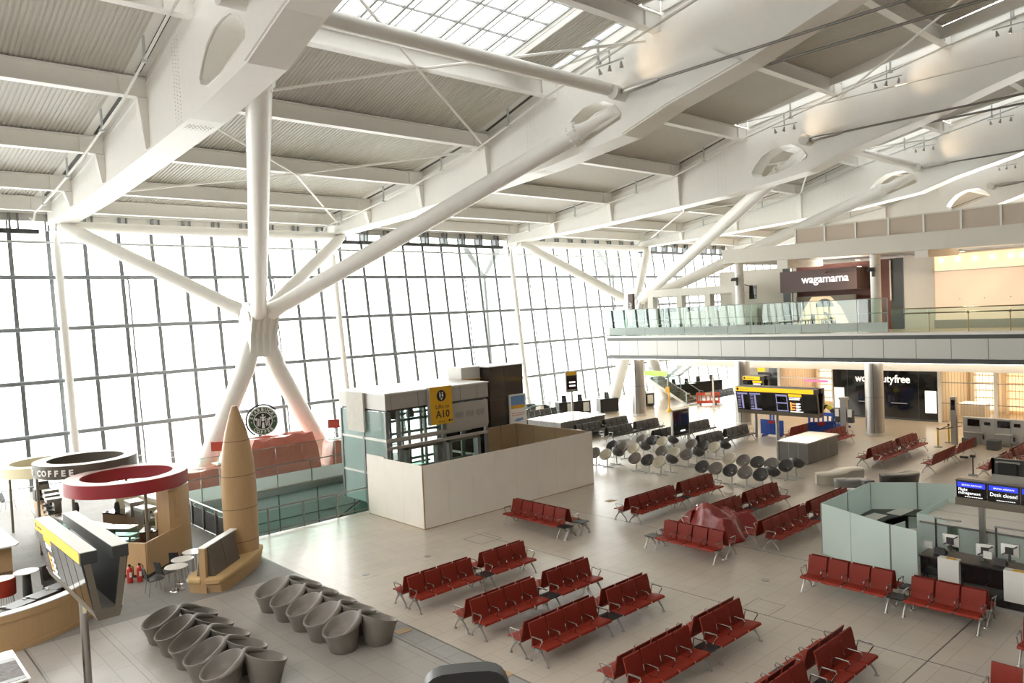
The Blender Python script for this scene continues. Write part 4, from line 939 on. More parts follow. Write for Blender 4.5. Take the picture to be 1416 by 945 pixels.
# dark furniture behind it
for i, (x, y, s) in enumerate(((3.72, 24.55, 0), (4.35, 24.95, 0), (4.9, 25.4, 0))):
    t = thing('black_stacked_unit', (x, y, 0), 'low black slatted unit behind the curved oak counter, %s from the left' % ords[i], 'unit', 'black units behind the curved counter', .5)
    b = MB(); b.box(-.33, .33, -.2, .25, 0, .3); b.build('body', M['blackplain'], t, local=True)
    for k in range(4): b = MB(); b.box(-.34, .34, -.24, .28, .32+.12*k, .37+.12*k); b.build('shelf', M['blackplain'], t, local=True)
    for sx in (-.3, .3): b = MB(); b.box(sx-.02, sx+.02, .1, .22, .3, .75); b.build('bracket', M['steel'], t, local=True)
t = thing('bar_stool_table', (4.45, 27.66, 0), 'small round white table on a dark stem, left of the departures screen', 'table')
b = MB(); b.lathe([(.001, .76), (.34, .76), (.35, .745), (.34, .73), (.001, .73)], (4.45, 27.66, 0), 28); b.build('table_top', M['signw'], t)
b = MB(); b.cyl((4.45, 27.66, 0), (4.45, 27.66, .74), .14, .11, 14); b.build('stem', M['darkm'], t)
for i, (x, y) in enumerate(((5.2, 27.3), (5.75, 26.7), (5.35, 26.0))):
    t = thing('black_lounge_chair', (x, y, 0), 'black lounge chair behind the curved counter, %s' % ('beside the small white table', 'half hidden by the departures screen', 'closest to the curved counter end')[i], 'chair', 'black lounge chairs', .6+.5*i)
    b = MB(); b.box(-.3, .3, -.3, .25, .18, .42); b.build('seat', M['black'], t, local=True); b = MB(); b.hexa([(-.3, .2, .3), (.3, .2, .3), (.3, .3, .3), (-.3, .3, .3), (-.27, .3, .85), (.27, .3, .85), (.27, .38, .85), (-.27, .38, .85)]); b.build('backrest', M['black'], t, local=True)
    for sx in (-.26, .26): b = MB(); b.box(sx-.03, sx+.03, -.26, .24, 0, .18); b.build('leg', M['darkm'], t, local=True)
t = thing('red_stool', (3.72, 26.85, 0), 'red drum stool with a white top on wire legs at the left edge', 'stool')
b = MB(); b.lathe([(.001, .9), (.36, .9), (.37, .88), (.36, .42), (.001, .42)], (3.68, 26.85, 0), 28); b.build('drum', M['ringr2'] if 'ringr2' in M else M['red'], t); b = MB(); b.lathe([(.001, .905), (.33, .905), (.33, .915), (.001, .915)], (3.68, 26.85, 0), 28); b.build('white_top', M['signw'], t)
b = MB()
for k in range(14): a = k*2*PI/14; b.cyl((3.68+.33*math.cos(a), 26.85+.33*math.sin(a), 0), (3.68+.26*math.cos(a), 26.85+.26*math.sin(a), .43), .009, seg=5)
b.build('wire_base', M['chrome'], t)
t = thing('white_high_table', (4.3, 32.5, 0), 'long white-topped high table with an oak end leg at the left edge', 'table')
b = MB(); b.prism([(4.62, 30.2), (4.74, 30.45), (4.66, 36), (2.2, 36), (2.2, 30.9), (3.8, 30.25)], 1.0, 1.05); b.build('table_top', M['signw'], t); b = MB(); b.box(4.1, 4.55, 30.6, 31.0, 0, 1.0); b.build('end_leg', M['oak'], t)
b = MB(); b.box(4.13, 4.52, 30.58, 30.6, .0, .12); b.build('kick_plate', M['oakd'], t)
t = thing('poster_board', (1.6, 14.2, 0), 'white-framed photographic poster board at the bottom left corner', 'poster')
b = MB(); b.box(.7, 2.86, 18.35, 20.25, 0, .96); b.build('plinth', M['oakd'], t); b = MB(); b.box(.65, 2.9, 18.3, 20.3, .96, 1.0); b.build('white_frame', M['signw'], t)
b = MB(); b.box(.7, 2.84, 18.38, 20.22, 1.0, 1.004); b.build('photo_sheet', mat('grey_stony_print', (.22, .21, .21), .9, var=.6, vscale=9, spec=.1), t)
b = MB(); b.box(.7, 2.84, 19.75, 20.22, 1.004, 1.007); b.build('photo_sky', M['signw'], t)
b = MB(); b.box(.7, 2.84, 19.55, 19.76, 1.007, 1.009); b.box(.7, 2.84, 18.38, 18.55, 1.007, 1.009); b.build('photo_hills', M['greyframe'], t)
b = MB(); b.extr([(2.02+.05*math.sin(k*.6), 18.38+.18*k, 1.009) for k in range(11)]+[(2.14+.05*math.sin(k*.6), 18.38+.18*k, 1.009) for k in range(10, -1, -1)], (0, 0, .003)); b.build('dark_strap', mat('maroon_strap', (.09, .012, .02), .5), t)

# ------------------------------------------------------------------ departure displays on poles
def screen_board(uc, v0, v1, label, pole_v, full=True, panels=6):
    t = thing('departures_screen', (uc, pole_v, 0), label, 'screen', 'V-shaped departures screens on poles')
    h = .42
    b = MB(); b.cyl((uc, pole_v, 0), (uc, pole_v, 2.3), .085, seg=16); b.build('pole', M['steel'], t)
    b = MB(); b.extr([(uc-.2, v1-.02, 2.3), (uc+.2, v1-.02, 2.3), (uc+.27, v1-.02, 2.5), (uc-.27, v1-.02, 2.5)], (0, v0-v1+.04, 0)); b.build('keel', M['brownpost'], t)
    for s in (-1, 1):
        o0, o1 = uc+s*.25, uc+s*h
        b = MB(); b.hexa([(o0, v1, 2.48), (o0-s*.10, v1, 2.48), (o0-s*.10, v0, 2.48), (o0, v0, 2.48), (o1, v1, 3.46), (o1-s*.1, v1, 3.46), (o1-s*.1, v0, 3.46), (o1, v0, 3.46)]); bd = b.build('screen_housing', M['blackplain'], t)
        b = MB(); b.box(min(o1-s*.28, o1+s*.02), max(o1-s*.28, o1+s*.02), v1, v0, 3.46, 3.70); b.build('header_box', M['darkm'], t)
        b = MB(); b.box(o1-s*.28 if s > 0 else o1-.02, o1+.02 if s > 0 else o1+.28, v1, v0, 3.70, 3.715); b.build('header_top', M['lifts'], t)
        b = MB(); b.box(min(o1+s*.02, o1+s*.026), max(o1+s*.02, o1+s*.026), v1+.12, v0-.01, 3.48, 3.69); hd = b.build('lit_header', M['E_yel'], t)
        b = MB(); b.hexa([(o0-s*.02, v1-.03, 2.4), (o0-s*.14, v1-.03, 2.4), (o0-s*.14, v1, 2.4), (o0-s*.02, v1, 2.4), (o1-s*.03, v1-.03, 3.46), (o1-s*.15, v1-.03, 3.46), (o1-s*.15, v1, 3.46), (o1-s*.03, v1, 3.46)]); b.build('end_bracket', M['brownpost'], t)
        pd = V((o1-o0, 0, 3.46-2.48)); up = pd.normalized(); n = V((s*up.z, 0, -s*up.x)) if s > 0 else V((-up.z, 0, up.x)); n = V((s*abs(up.z), 0, -abs(up.x)*1.0)).normalized()
        base = V((o0, 0, 2.48)); L = pd.length; w = (v0-v1)/panels
        xd = V((0, -1, 0)) if s < 0 else V((0, 1, 0)); vs0 = v0 if s < 0 else v1; sg = -1 if s < 0 else 1
        def quad(mb, a0, a1, h0, h1, d=.004):    # a along the board from its left end, h up the slope
            p = lambda a, hh, dd: base+V((0, vs0+sg*a, 0))+up*hh+n*dd
            mb.hexa([p(a0, h0, 0), p(a1, h0, 0), p(a1, h1, 0), p(a0, h1, 0), p(a0, h0, d), p(a1, h0, d), p(a1, h1, d), p(a0, h1, d)])
        for k in range(panels):
            m = MB(); quad(m, k*w+.03, (k+1)*w-.03, .04, L-.03, .006); sc = m.build('screen', M['gloss'], t)
            if s > 0: continue
            if (k in (0, 1) and full == 1):
                q = MB(); quad(q, k*w+.06, (k+1)*w-.06, L-.14, L-.06, .010); quad(q, k*w+.30, k*w+.40, .08, L-.16, .010)
                if k == 1: quad(q, k*w+.06, (k+1)*w-.06, .06, .12, .010)
                for r in range(9): quad(q, k*w+.07, k*w+.24, .10+r*.085, .13+r*.085, .010)
                q.build('screen_text', M['E_pur'], sc)
            elif k == 3 and full == 1:
                q = MB(); quad(q, k*w+.06, (k+1)*w-.06, .06, .12, .010); quad(q, k*w+.06, (k+1)*w-.06, L-.16, L-.06, .010); quad(q, k*w+.06, (k+1)*w-.06, .46, .52, .010); quad(q, k*w+.06, k*w+.1, .06, L-.06, .010); quad(q, (k+1)*w-.1, (k+1)*w-.06, .06, L-.06, .010); q.build('screen_text', M['E_pur'], sc)
            if k == (4 if full == 1 else 1):
                q = MB(); quad(q, k*w+.02, (k+1)*w-.02, L-.15, L-.02, .010); q.build('screen_banner', M['E_yel'], sc)
                q = MB(); quad(q, k*w+.04, (k+1)*w-.10, L-.24, L-.19, .010); quad(q, k*w+.04, (k+1)*w-.14, L-.32, L-.27, .010); quad(q, k*w+.04, (k+1)*w-.02, .05, .09, .010)
                for r in range(3): quad(q, k*w+.36, (k+1)*w-.12, .46-r*.14, .51-r*.14, .010); quad(q, k*w+.36, (k+1)*w-.2, .41-r*.14, .44-r*.14, .010)
                q.build('screen_text', M['E_txt'], sc)
                q = MB(); quad(q, k*w+.07, k*w+.14, .14, .56, .010)
                for r in range(3): quad(q, k*w+.12, k*w+.32, .45-r*.14, .51-r*.14, .010)
                q.build('screen_text', M['E_or'], sc)
        if s < 0:
            text('Departures', .11, M['blackplain'], hd, (o1-.027, v0-.26, 3.545), FX, UP, ex=.002)
            q = MB(); q.cyl((o1-.026, v0-.13, 3.585), (o1-.030, v0-.13, 3.585), .07, seg=16); q.build('round_symbol', M['blackplain'], hd)
    return t
ls = screen_board(4.05, 20.95, 16.8, 'V-shaped departures screen on a steel pole, left foreground, screens edge-on', 18.85, full=2)
screen_board(35.92, 21.8, 17.45, 'V-shaped departures screen on a pole by the grey plinth', 19.74, full=1)
screen_board(41.3, 24.6, 23.35, 'short departures screen behind the larger one by the grey plinth', 24.06, full=0, panels=2)
b = MB(); q = V((4.05, 18.85, 0))+V((-.21, -.98, 0))*.09+V((.98, -.21, 0))*.02; b.beam(q+V((0, 0, 1.88)), q+V((.0, 0, 2.26)), .07, .004, up=(.21, .98, 0)); b.build('paper_scrap', M['ringc'], ls)

# ------------------------------------------------------------------ plywood box, lift, totem
t = thing('plywood_hoarding', (21.5, 26, 0), 'white-faced plywood hoarding boxed around the lift, raw wood inside', 'hoarding')
def board(p, q, h, name='plywood_sheet', dv=(0, 0)):
    b = MB(); b.beam((p[0], p[1], h/2), (q[0], q[1], h/2), .02, h); b.build(name, M['ply'], t)
    b = MB(); b.beam((p[0]+dv[0], p[1]+dv[1], h/2), (q[0]+dv[0], q[1]+dv[1], h/2), .012, h-.01); b.build('raw_inner_face', M['pine'], t)
for i in range(8): board((16.69+1.2*i, 23.7), (16.69+1.2*(i+1)-.006, 23.7), 2.44, dv=(0, .02))
for i in range(3): board((16.68, 23.72+1.3*i), (16.68, 23.72+1.3*(i+1)-.006), 2.44+(.06 if i == 2 else 0), dv=(.02, 0))
for i in range(4): board((26.28, 23.7+1.29*i), (26.28, 23.7+1.29*(i+1)-.006), 2.44, dv=(-.02, 0))
for i in range(2): board((23.9+1.2*i, 28.85), (23.9+1.2*(i+1)-.006, 28.85), 2.44, dv=(0, -.02))
for x, y in [(16.72, 23.74)]+[(26.22, v) for v in (24.9, 26.1, 27.6, 28.7)]+[(u, 28.79) for u in (24.1, 25.2)]:
    b = MB(); b.box(x-.045, x+.045, y-.045, y+.045, 0, 2.44); b.build('timber_stud', M['pine'], t)
b = MB(); b.box(16.66, 16.70, 23.67, 23.69, 0, 2.44); b.build('corner_batten', M['oak'], t)
b = MB(); b.box(26.2, 26.25, 23.8, 28.8, 2.36, 2.44); b.box(26.2, 26.24, 26.1, 28.6, 1.85, 1.9); b.build('timber_rail', M['pine'], t)
b = MB(); b.box(16.7, 26.28, 23.675, 23.69, 0, .03); b.box(16.66, 16.675, 23.7, 27.6, 0, .03); b.build('foot_batten', M['pine'], t)

t = thing('lift_enclosure', (20.5, 29.4, 0), 'glass and grey panel lift enclosure with a flat roof standing behind the plywood', 'lift')
b = MB(); b.box(17.62, 23.4, 27.5, 31.4, 4.84, 4.9); b.build('roof', M['liftroof'], t)
b = MB(); b.box(17.65, 23.37, 27.53, 31.37, 4.18, 4.84); b.build('fascia_band', M['lifts'], t)
b = MB()
for u in (17.95, 19.35, 21.7, 22.7): b.box(u-.006, u+.006, 27.525, 27.531, 4.18, 4.84)
b.build('fascia_joint', M['darkm'], t)
b = MB(); b.box(17.75, 23.3, 27.62, 31.3, 4.08, 4.18); b.build('shadow_gap', M['darkm'], t)
for u in (17.75, 18.35, 20.75, 23.25):
    b = MB(); b.box(u-.07, u+.07, 27.6, 27.74, -.02, 4.1); b.build('post', M['greyframe'], t)
for v in (29.4, 31.3):
    for u in (17.72, 23.25): b = MB(); b.box(u-.07, u+.07, v-.07, v+.07, -.02, 4.1); b.build('post', M['greyframe'], t)
for z, h in ((2.86, .16), (2.52, .12)): b = MB(); b.box(17.7, 23.3, 27.56, 27.70, z-h/2, z+h/2); b.build('transom', M['lifts'], t)
for z in (2.86, 1.32): b = MB(); b.box(17.66, 17.74, 27.6, 31.3, z-.05, z+.05); b.box(23.26, 23.34, 27.6, 31.3, z-.05, z+.05); b.build('side_transom', M['white2'], t)
for z0, z1 in ((0, 1.27), (1.37, 2.8), (2.92, 4.08)):
    for v0, v1 in ((27.7, 29.35), (29.45, 31.25)): b = MB(); b.box(17.69, 17.71, v0, v1, z0, z1); b.build('glass_panel', M['G_pale'], t)
    b = MB(); b.box(23.28, 23.3, 27.7, 31.25, z0, z1); b.build('glass_panel', M['G_clear'], t)
b = MB(); b.box(18.4, 20.7, 27.63, 27.645, 2.95, 4.08); b.build('glass_panel', M['G_clear'], t)
b = MB(); b.box(20.85, 23.3, 27.5, 27.58, 2.92, 4.06); pn = b.build('grey_sign_panel', M['lifts'], t)
b = MB()
for i in range(3):
    for k in range(7): x = 21.35+i*.62+k*.07; b.box(x, x+.03, 27.494, 27.5, 3.42-.03*(k % 3), 3.66+.02*(k % 2))
b.build('faint_marks', M['greyframe'], pn)
b = MB(); b.box(17.52, 17.62, 29.1, 30.5, 3.15, 4.86); b.build('board_cover', M['concrete'], t)
for u0 in (18.75, 21.1):      # lift door portals
    b = MB()
    b.box(u0, u0+.16, 27.75, 28.1, 0, 2.46); b.box(u0+1.7, u0+1.86, 27.75, 28.1, 0, 2.46); b.box(u0, u0+1.86, 27.75, 28.1, 2.3, 2.5); b.build('door_portal', M['greyframe'], t)
    b = MB(); b.box(u0+.2, u0+1.66, 27.9, 27.92, 0, 2.25); b.build('glass_panel', M['G_clear'], t)
b = MB()
for u in (18.6, 19.6, 20.5, 21.6, 22.6):
    for v in (28.7, 30.6): b.box(u-.05, u+.05, v-.05, v+.05, 0, 4.08)
for z in (1.3, 2.6, 3.5):
    for v in (28.7, 30.6): b.box(17.8, 23.2, v-.04, v+.04, z-.06, z+.06)
b.build('shaft_frame', M['greyframe'], t)
for u in (19.0, 19.9): b = MB(); b.lathe([(.001, 0), (.18, 0), (.2, .2), (.12, .38), (.001, .4)], (u, 29.0, 3.55), 16); b.build('pulley_housing', M['oakd'], t)
# yellow lift sign
t = thing('lift_sign', (20.4, 27.3, 3.3), 'yellow sign reading Lifts to A10 on the lift enclosure', 'sign')
b = MB(); b.box(19.78, 21.02, 27.28, 27.48, 3.28, 4.95); b.build('sign_back', M['lifts'], t); b = MB(); b.box(19.82, 21.02, 27.27, 27.281, 3.28, 4.95); b.build('yellow_face', M['yellow'], t)
text('Lifts to', .27, M['blackplain'], t, (20.46, 27.265, 3.98), FY, UP, align='CENTER', ex=.003); text('A10', .46, M['blackplain'], t, (20.46, 27.265, 3.57), FY, UP, align='CENTER', ex=.003, bold=.006)
text('Escalators', .105, M['blackplain'], t, (20.22, 27.265, 3.36), FY, UP, ex=.002)
b = MB(); b.cyl((20.42, 27.27, 4.54), (20.42, 27.262, 4.54), .25, seg=28); b.cyl((20.82, 27.27, 3.40), (20.82, 27.262, 3.40), .055, seg=14); b.extr([(20.90, 27.265, 3.385), (20.95, 27.265, 3.385), (20.95, 27.265, 3.355), (21.0, 27.265, 3.405), (20.95, 27.265, 3.455), (20.95, 27.265, 3.425), (20.90, 27.265, 3.425)], (0, .004, 0)); b.build('round_symbol', M['blackplain'], t)
b = MB(); y = 27.258
def pic(pts): b.extr([(20.42+x, y, 4.54+z) for x, z in pts], (0, .004, 0))
for s in (-.07, .07): pic([(s+.035*math.cos(k*PI/5), .13+.035*math.sin(k*PI/5)) for k in range(10)]); pic([(s-.04, .08), (s+.04, .08), (s+.035, -.04), (s-.035, -.04)])
pic([(-.10, -.08), (.10, -.08), (.10, -.1), (-.10, -.1)]); pic([(-.06, -.12), (.06, -.12), (0, -.20)]); b.build('lift_pictogram', M['signw'], t)
# dark totem with a map board, white board left of it
t = thing('dark_totem', (26.1, 30, 0), 'tall glossy dark brown totem with a map panel, behind the plywood box', 'totem')
b = MB(); b.box(25.0, 27.3, 29.3, 31.2, 0, 5.38); b.build('body', M['totemb'] if 'totemb' in M else mat('dark_brown_gloss', (.045, .034, .026), .2, coat=.4), t)
b = MB(); b.box(24.97, 27.33, 29.27, 31.23, 5.38, 5.42); b.build('top_cap', M['white2'], t); b = MB(); b.box(26.0, 26.02, 29.29, 29.3, 0, 5.38); b.box(25.0, 26.0, 29.29, 29.3, 3.70, 3.72); b.build('joint', M['blackplain'], t)
b = MB(); b.box(26.2, 27.36, 29.2, 29.28, 2.12, 3.86); mb_ = b.build('map_panel', M['signw'], t)
b = MB(); b.box(26.3, 27.26, 29.192, 29.2, 3.3, 3.78); b.build('map_sky', mat('map_blue', (.16, .32, .62), .5), mb_); b = MB(); b.box(26.3, 27.26, 29.190, 29.2, 3.13, 3.3); b.build('map_band', M['yellow'], mb_)
b = MB(); b.extr([(26.45, 29.19, 2.5), (26.7, 29.19, 2.6), (27.1, 29.19, 2.62), (27.1, 29.19, 2.5), (26.75, 29.19, 2.44)], (0, .008, 0)); b.build('map_shape', mat('map_blue_shape', (.16, .32, .62), .5), mb_)
b = MB()
for k in range(16): b.box(26.35+(k % 8)*.11, 26.41+(k % 8)*.11, 29.192, 29.2, 2.86-.1*(k//8), 2.90-.1*(k//8))
b.build('map_marks', M['hiss'], mb_)
t = thing('white_totem', (24.3, 30.3, 0), 'white box totem with a yellow foot strip at the left side of the dark totem', 'totem')
b = MB(); b.box(23.7, 24.9, 29.9, 31.0, 0, 4.8); b.build('base_box', M['lifts'], t); b = MB(); b.box(23.7, 24.9, 29.9, 31.0, 4.86, 5.45); b.build('upper_box', M['white2'], t); b = MB(); b.box(23.66, 24.94, 29.86, 31.04, 4.8, 4.86); b.build('yellow_strip', M['yellow'], t)

# red sheeted goods behind the well, signs on stands
def wrapped(poly, h, name, label, m='tarps', seed=1):
    rnd = random.Random(seed); b = MB(); n = len(poly); cx, cy = sum(p[0] for p in poly)/n, sum(p[1] for p in poly)/n
    fine = []
    for i in range(n):
        (x0, y0), (x1, y1) = poly[i], poly[(i+1) % n]
        for k in range(6): fine.append((lerp(x0, x1, k/6), lerp(y0, y1, k/6)))
    N = len(fine); rings = []
    for lv, (sc, z) in enumerate(((1.06, 0), (1.0, .25*h), (.97, .6*h), (.93, .9*h), (.85, h), (.4, h*1.02))):
        rings.append([(cx+(x-cx)*sc*(1+rnd.uniform(-.035, .035)), cy+(y-cy)*sc*(1+rnd.uniform(-.035, .035)), max(0, z+(rnd.uniform(-.06, .06)*h if 0 < lv else 0))) for x, y in fine])
    b.add([p for r in rings for p in r]+[(cx, cy, h*1.03)], [(i*N+k, i*N+(k+1) % N, (i+1)*N+(k+1) % N, (i+1)*N+k) for i in range(5) for k in range(N)]+[(5*N+k, 5*N+(k+1) % N, 6*N) for k in range(N)])
    tag(b.build(name, M[m], ang=25), label, 'covered goods', 'red sheeted goods behind the well')
wrapped([(16.3, 38.4), (20.2, 38.4), (20.2, 39.7), (16.3, 39.7)], 2.0, 'sheeted_load', 'large square-topped load under salmon plastic sheet behind the well', seed=2)
wrapped([(12.6, 38.2), (16.0, 38.2), (16.0, 39.5), (13.4, 39.7)], .95, 'sheeted_load', 'low crumpled heap under salmon plastic sheet left of the wooden tower', seed=5)
wrapped([(20.9, 38.2), (23.0, 38.2), (23.0, 39.6), (21.0, 39.6)], 1.35, 'sheeted_load', 'rounded load under shiny salmon plastic sheet beside the lift', seed=8)
for i, (x, y, z1) in enumerate(((14.3, 37.4, 2.0), (20.6, 37.3, 2.3))):
    t = thing('sign_stand', (x, y, 0), 'small red square sign on a stand with a white disc, %s' % ('left of the wooden tower', 'between the sheeted loads near the lift'), 'sign', 'red square signs on stands') if False else thing('sign_stand', (x, y, 0), 'small red square sign on a thin stand, %s' % ('left of the wooden tower top', 'between the sheeted loads near the lift')[i], 'sign', 'red square signs on stands')
    b = MB(); b.cyl((x, y, 0), (x, y, z1), .025, seg=8); b.cyl((x, y, 0), (x, y, .03), .25, seg=16); b.build('pole', M['white2'], t); b = MB(); b.box(x-.26, x+.26, y-.26, y+.26, z1-.62, z1-.58); b.build('shelf', M['signw'], t)
    b = MB(); b.beam((x-.24, y+.2, z1+.22), (x+.24, y-.2, z1+.22), .1, .46); b.build('sign_cube', mat('red_sign', (.55, .07, .04), .5), t)
t = thing('sign_stand', (9.0, 41.5, 0), 'tiny red pennant stand behind the dark ring sign', 'sign'); b = MB(); b.cyl((9.0, 41.5, 0), (9.0, 41.5, 2.0), .025, seg=8); b.build('pole', M['white2'], t); b = MB(); b.extr([(8.85, 41.5, 2.3), (9.15, 41.4, 2.3), (9.08, 41.42, 1.8), (8.92, 41.48, 1.8)], (0, .03, 0)); b.build('pennant', M['hiss'], t)
# black armchair on the landing the camera looks over, with its handrail
b = MB(); b.box(1.4, 3.15, 1.2, 3.6, 5.0, 5.2); struct(b, 'floor_landing', M['F_cafe'])
t = thing('black_armchair', (2.62, 3.40, 5.2), 'black rounded armchair back rising from the bottom edge', 'chair', rz=-.64)
b = MB(); n = 14; vs = []; pr = []
for k in range(n+1):
    a = PI*k/n; pr.append((-.26*math.copysign(abs(math.cos(a))**.45, math.cos(a)), (.62+.36*abs(math.sin(a))**.6)*.83 if 0 < k < n else .52))
pr = [(-.29, .1)]+pr+[(.29, .1)]
b.extr([(x, -.06, z) for x, z in pr], (0, .12, 0)); b.build('backrest', M['black'], t, local=True); b = MB(); b.box(-.3, .3, -.6, -.06, .3, .46); b.build('seat', M['black'], t, local=True)
for s in (-1, 1):
    b = MB(); b.box(s*.34-.05, s*.34+.05, -.6, 0, .3, .66); b.build('armrest', M['black'], t, local=True)
    for y in (-.55, -.05): b = MB(); b.box(s*.28-.02, s*.28+.02, y-.02, y+.02, 0, .3); b.build('leg', M['darkm'], t, local=True)
# ------------------------------------------------------------------ balcony and shops on the right
VL, VR = 37.7, -8.0
b = MB(); b.box(44.15, 80, VR, VL-.1, 4.35, 5.75); struct(b, 'floor_balcony', M['ceil'])
t = bpy.data.objects.new('trim_4', None); COL.objects.link(t); t['kind'] = 'structure'; t.location = (44, 20, 4.3); ORG[t.name] = V((44, 20, 4.3))
b = MB(); b.box(43.95, 44.15, VR, VL, 4.62, 5.68); b.build('fascia', M['fascia'], t)
b = MB(); b.box(43.93, 44.2, VR, VL, 4.36, 4.60); b.box(43.93, 44.2, VR, VL, 5.68, 5.90); b.build('dark_edge', M['fasciad'], t)
b = MB(); b.box(43.8, 44.5, VR, VL+.05, 5.90, 6.04); b.build('white_lip', M['white'], t)
b = MB()
for k in range(30):
    v = 36.55-1.72*k
    if v > VR: b.box(43.945, 43.951, v-.012, v+.012, 4.62, 5.68)
b.build('panel_joint', M['darkm'], t)
b = MB(); b.box(44.15, 80, VL-.1, VL, 4.4, 5.9); struct(b, 'trim_5', M['fascia'])
b = MB(); b.box(44.4, 80, VR, VL-.1, 5.75, 6.0); struct(b, 'floor_upper', M['F_pol'])
# soffit bulkhead with its cove light
b = MB(); b.box(51.7, 51.95, VR, 37.5, 3.22, 4.35); struct(b, 'wall_bulkhead', M['ceil'])
b = MB(); b.box(51.45, 51.6, VR, 37.4, 4.27, 4.33); b.box(44.7, 44.85, VR, 37, 4.29, 4.34); struct(b, 'trim_6', M['E_cove'])
# round columns
for v, lb in ((36.0, 'at the left end of the balcony, beside the tree column'), (27.3, 'behind the departures screen by the grey plinth'), (18.75, 'in front of the black shopfront')):
    t = thing('round_column', (45.3, v, 0), 'stainless steel clad round column %s' % lb, 'column', 'steel columns under the balcony')
    b = MB(); b.cyl((45.3, v, .2), (45.3, v, 4.35), .5, seg=32); b.build('cladding', M['steel'], t); b = MB(); b.cyl((45.3, v, 0), (45.3, v, .2), .52, seg=32); b.build('base_ring', M['fascia'], t)
    b = MB(); b.box(44.79, 44.83, v-.17, v-.145, .2, 4.35); b.build('seam', M['darkm'], t); b = MB(); b.lathe([(.495, 2.25), (.503, 2.25), (.503, 2.27), (.495, 2.27)], (45.3, v, 0), 32); b.build('seam', M['darkm'], t)
# shopfronts
t = thing('black_shopfront', (52, 21, 0), 'glossy black shopfront lettered world duty free with two lit panels', 'shopfront')
b = MB(); b.box(52.0, 52.25, 17.6, 24.3, 0, 3.22); b.build('black_wall', M['gloss'], t)
b = MB()
for v in (23.3, 18.75, 21.2): b.box(51.985, 52.0, v-.015, v+.015, .1, 3.2)
b.box(51.98, 52.0, 17.6, 24.3, .0, .12); b.build('joint', M['darkm'], t)
for v0, v1 in ((23.55, 24.2), (17.7, 18.35)): b = MB(); b.box(51.93, 52.0, v0, v1, .55, 1.95); b.build('lit_panel', M['E_white'], t)
for v in (22.1, 20.0): b = MB(); b.box(51.95, 52.0, v-.55, v+.45, 1.05, 1.1); b.build('shelf', M['steel'], t)
wd = text('worldduty', .70, M['E_white'], t, (51.97, 22.75, 2.42), FX, UP, ex=.02, sx=.86); ve = min((v.co.y for v in wd.data.vertices))+ORG[t.name].y; text('free', .70, M['E_white'], t, (51.97, ve-.03, 2.42), FX, UP, ex=.02, sx=.86, bold=.008)
def shop(v0, v1, u, label, name, bars=True):
    """a lit shop interior behind an open-bar shutter"""
    b = MB(); b.box(u+6, u+6.1, v0, v1, 0, 3.4); b.box(u, u+6, v1, v1+.1, 0, 3.4); b.box(u, u+6, v0-.1, v0, 0, 3.4); b.box(u, u+6, v0, v1, 3.3, 3.4); struct(b, 'wall_shop', M['shop'])
    n = int((v1-v0)/1.7)
    for k in range(n):
        vc = lerp(v0, v1, (k+.5)/n)
        s_ = thing('shop_shelving', (u+5.5, vc, 0), 'backlit shelving in the shop %s, bay %s' % (label, ['at the left', 'next to the left one', 'in the middle', 'right of the middle', 'at the right', 'near the right', 'at the far right', 'at the edge'][k % 8]), 'shelving', 'backlit shop shelving')
        b = MB(); b.box(u+5.7, u+5.8, vc-.6, vc+.6, .2, 2.7); b.build('lit_back', M['E_white' if k % 2 else 'E_warm2'], s_)
        for z in (.5, 1.0, 1.5, 2.0, 2.5): b = MB(); b.box(u+5.3, u+5.7, vc-.65, vc+.65, z, z+.04); b.build('shelf', M['shop'], s_)
        b = MB(); b.box(u+5.2, u+5.8, vc-.72, vc-.65, 0, 2.8); b.box(u+5.2, u+5.8, vc+.65, vc+.72, 0, 2.8); b.build('side_panel', M['cream'], s_)
    for k in range(max(1, n//2)):
        vc = lerp(v0, v1, (k+.7)/max(1, n//2)); s_ = thing('display_island', (u+2.8, vc, 0), 'pale display island inside the shop %s, %s' % (label, ['left one', 'second from left', 'third from left', 'last one'][k % 4]), 'display', 'pale display islands')
        b = MB(); b.box(u+2.2, u+3.2, vc-.7, vc+.7, .1, .95); b.build('cabinet', M['cream'], s_); b = MB(); b.box(u+2.15, u+3.25, vc-.75, vc+.75, .95, 1.0); b.build('worktop', M['E_white'], s_); b = MB(); b.box(u+2.3, u+3.1, vc-.6, vc+.6, 0, .1); b.build('plinth', M['darkm'], s_)
    b = MB()
    for k in range(n*2): vc = lerp(v0, v1, (k+.5)/(n*2)); b.box(u+1, u+5, vc-.12, vc+.12, 3.25, 3.3)
    struct(b, 'ceiling_lights', M['E_warm'])
    sh = thing('bar_shutter', (u, (v0+v1)/2, 0), 'open-bar security shutter closing the lit shop %s' % label, 'shutter', 'open-bar shop shutters')
    b = MB(); k = int((v1-v0)/.17)
    for i in range(k+1): v = lerp(v0, v1, i/k); b.box(u-.01, u+.01, v-.012, v+.012, 0, 3.22)
    b.build('bars', M['barm'], sh)
    for z in (.05, 1.2, 2.5): b = MB(); b.box(u-.015, u+.015, v0, v1, z, z+.05); b.build('cross_rail', M['steel'], sh)
    i = 0; v = v1
    while v > v0+1: b = MB(); b.box(u-.08, u+.08, v-.1, v+.1, 0, 3.22); b.build('post', M['white2'], sh); v -= 3.1
M['E_warm2'] = emit('warm_backlit_panel', (1, .74, .42), .6); M['E_warm3'] = emit('warm_lit_ceiling', (.95, .78, .52), .36)
shop(24.4, 28.3, 52.0, 'left of the black shopfront', 'a'); shop(6, 17.5, 52.0, 'right of the black shopfront', 'b')
b = MB(); b.box(52, 52.4, 28.35, 29.1, 0, 3.22); struct(b, 'wall_pier', M['gloss'])
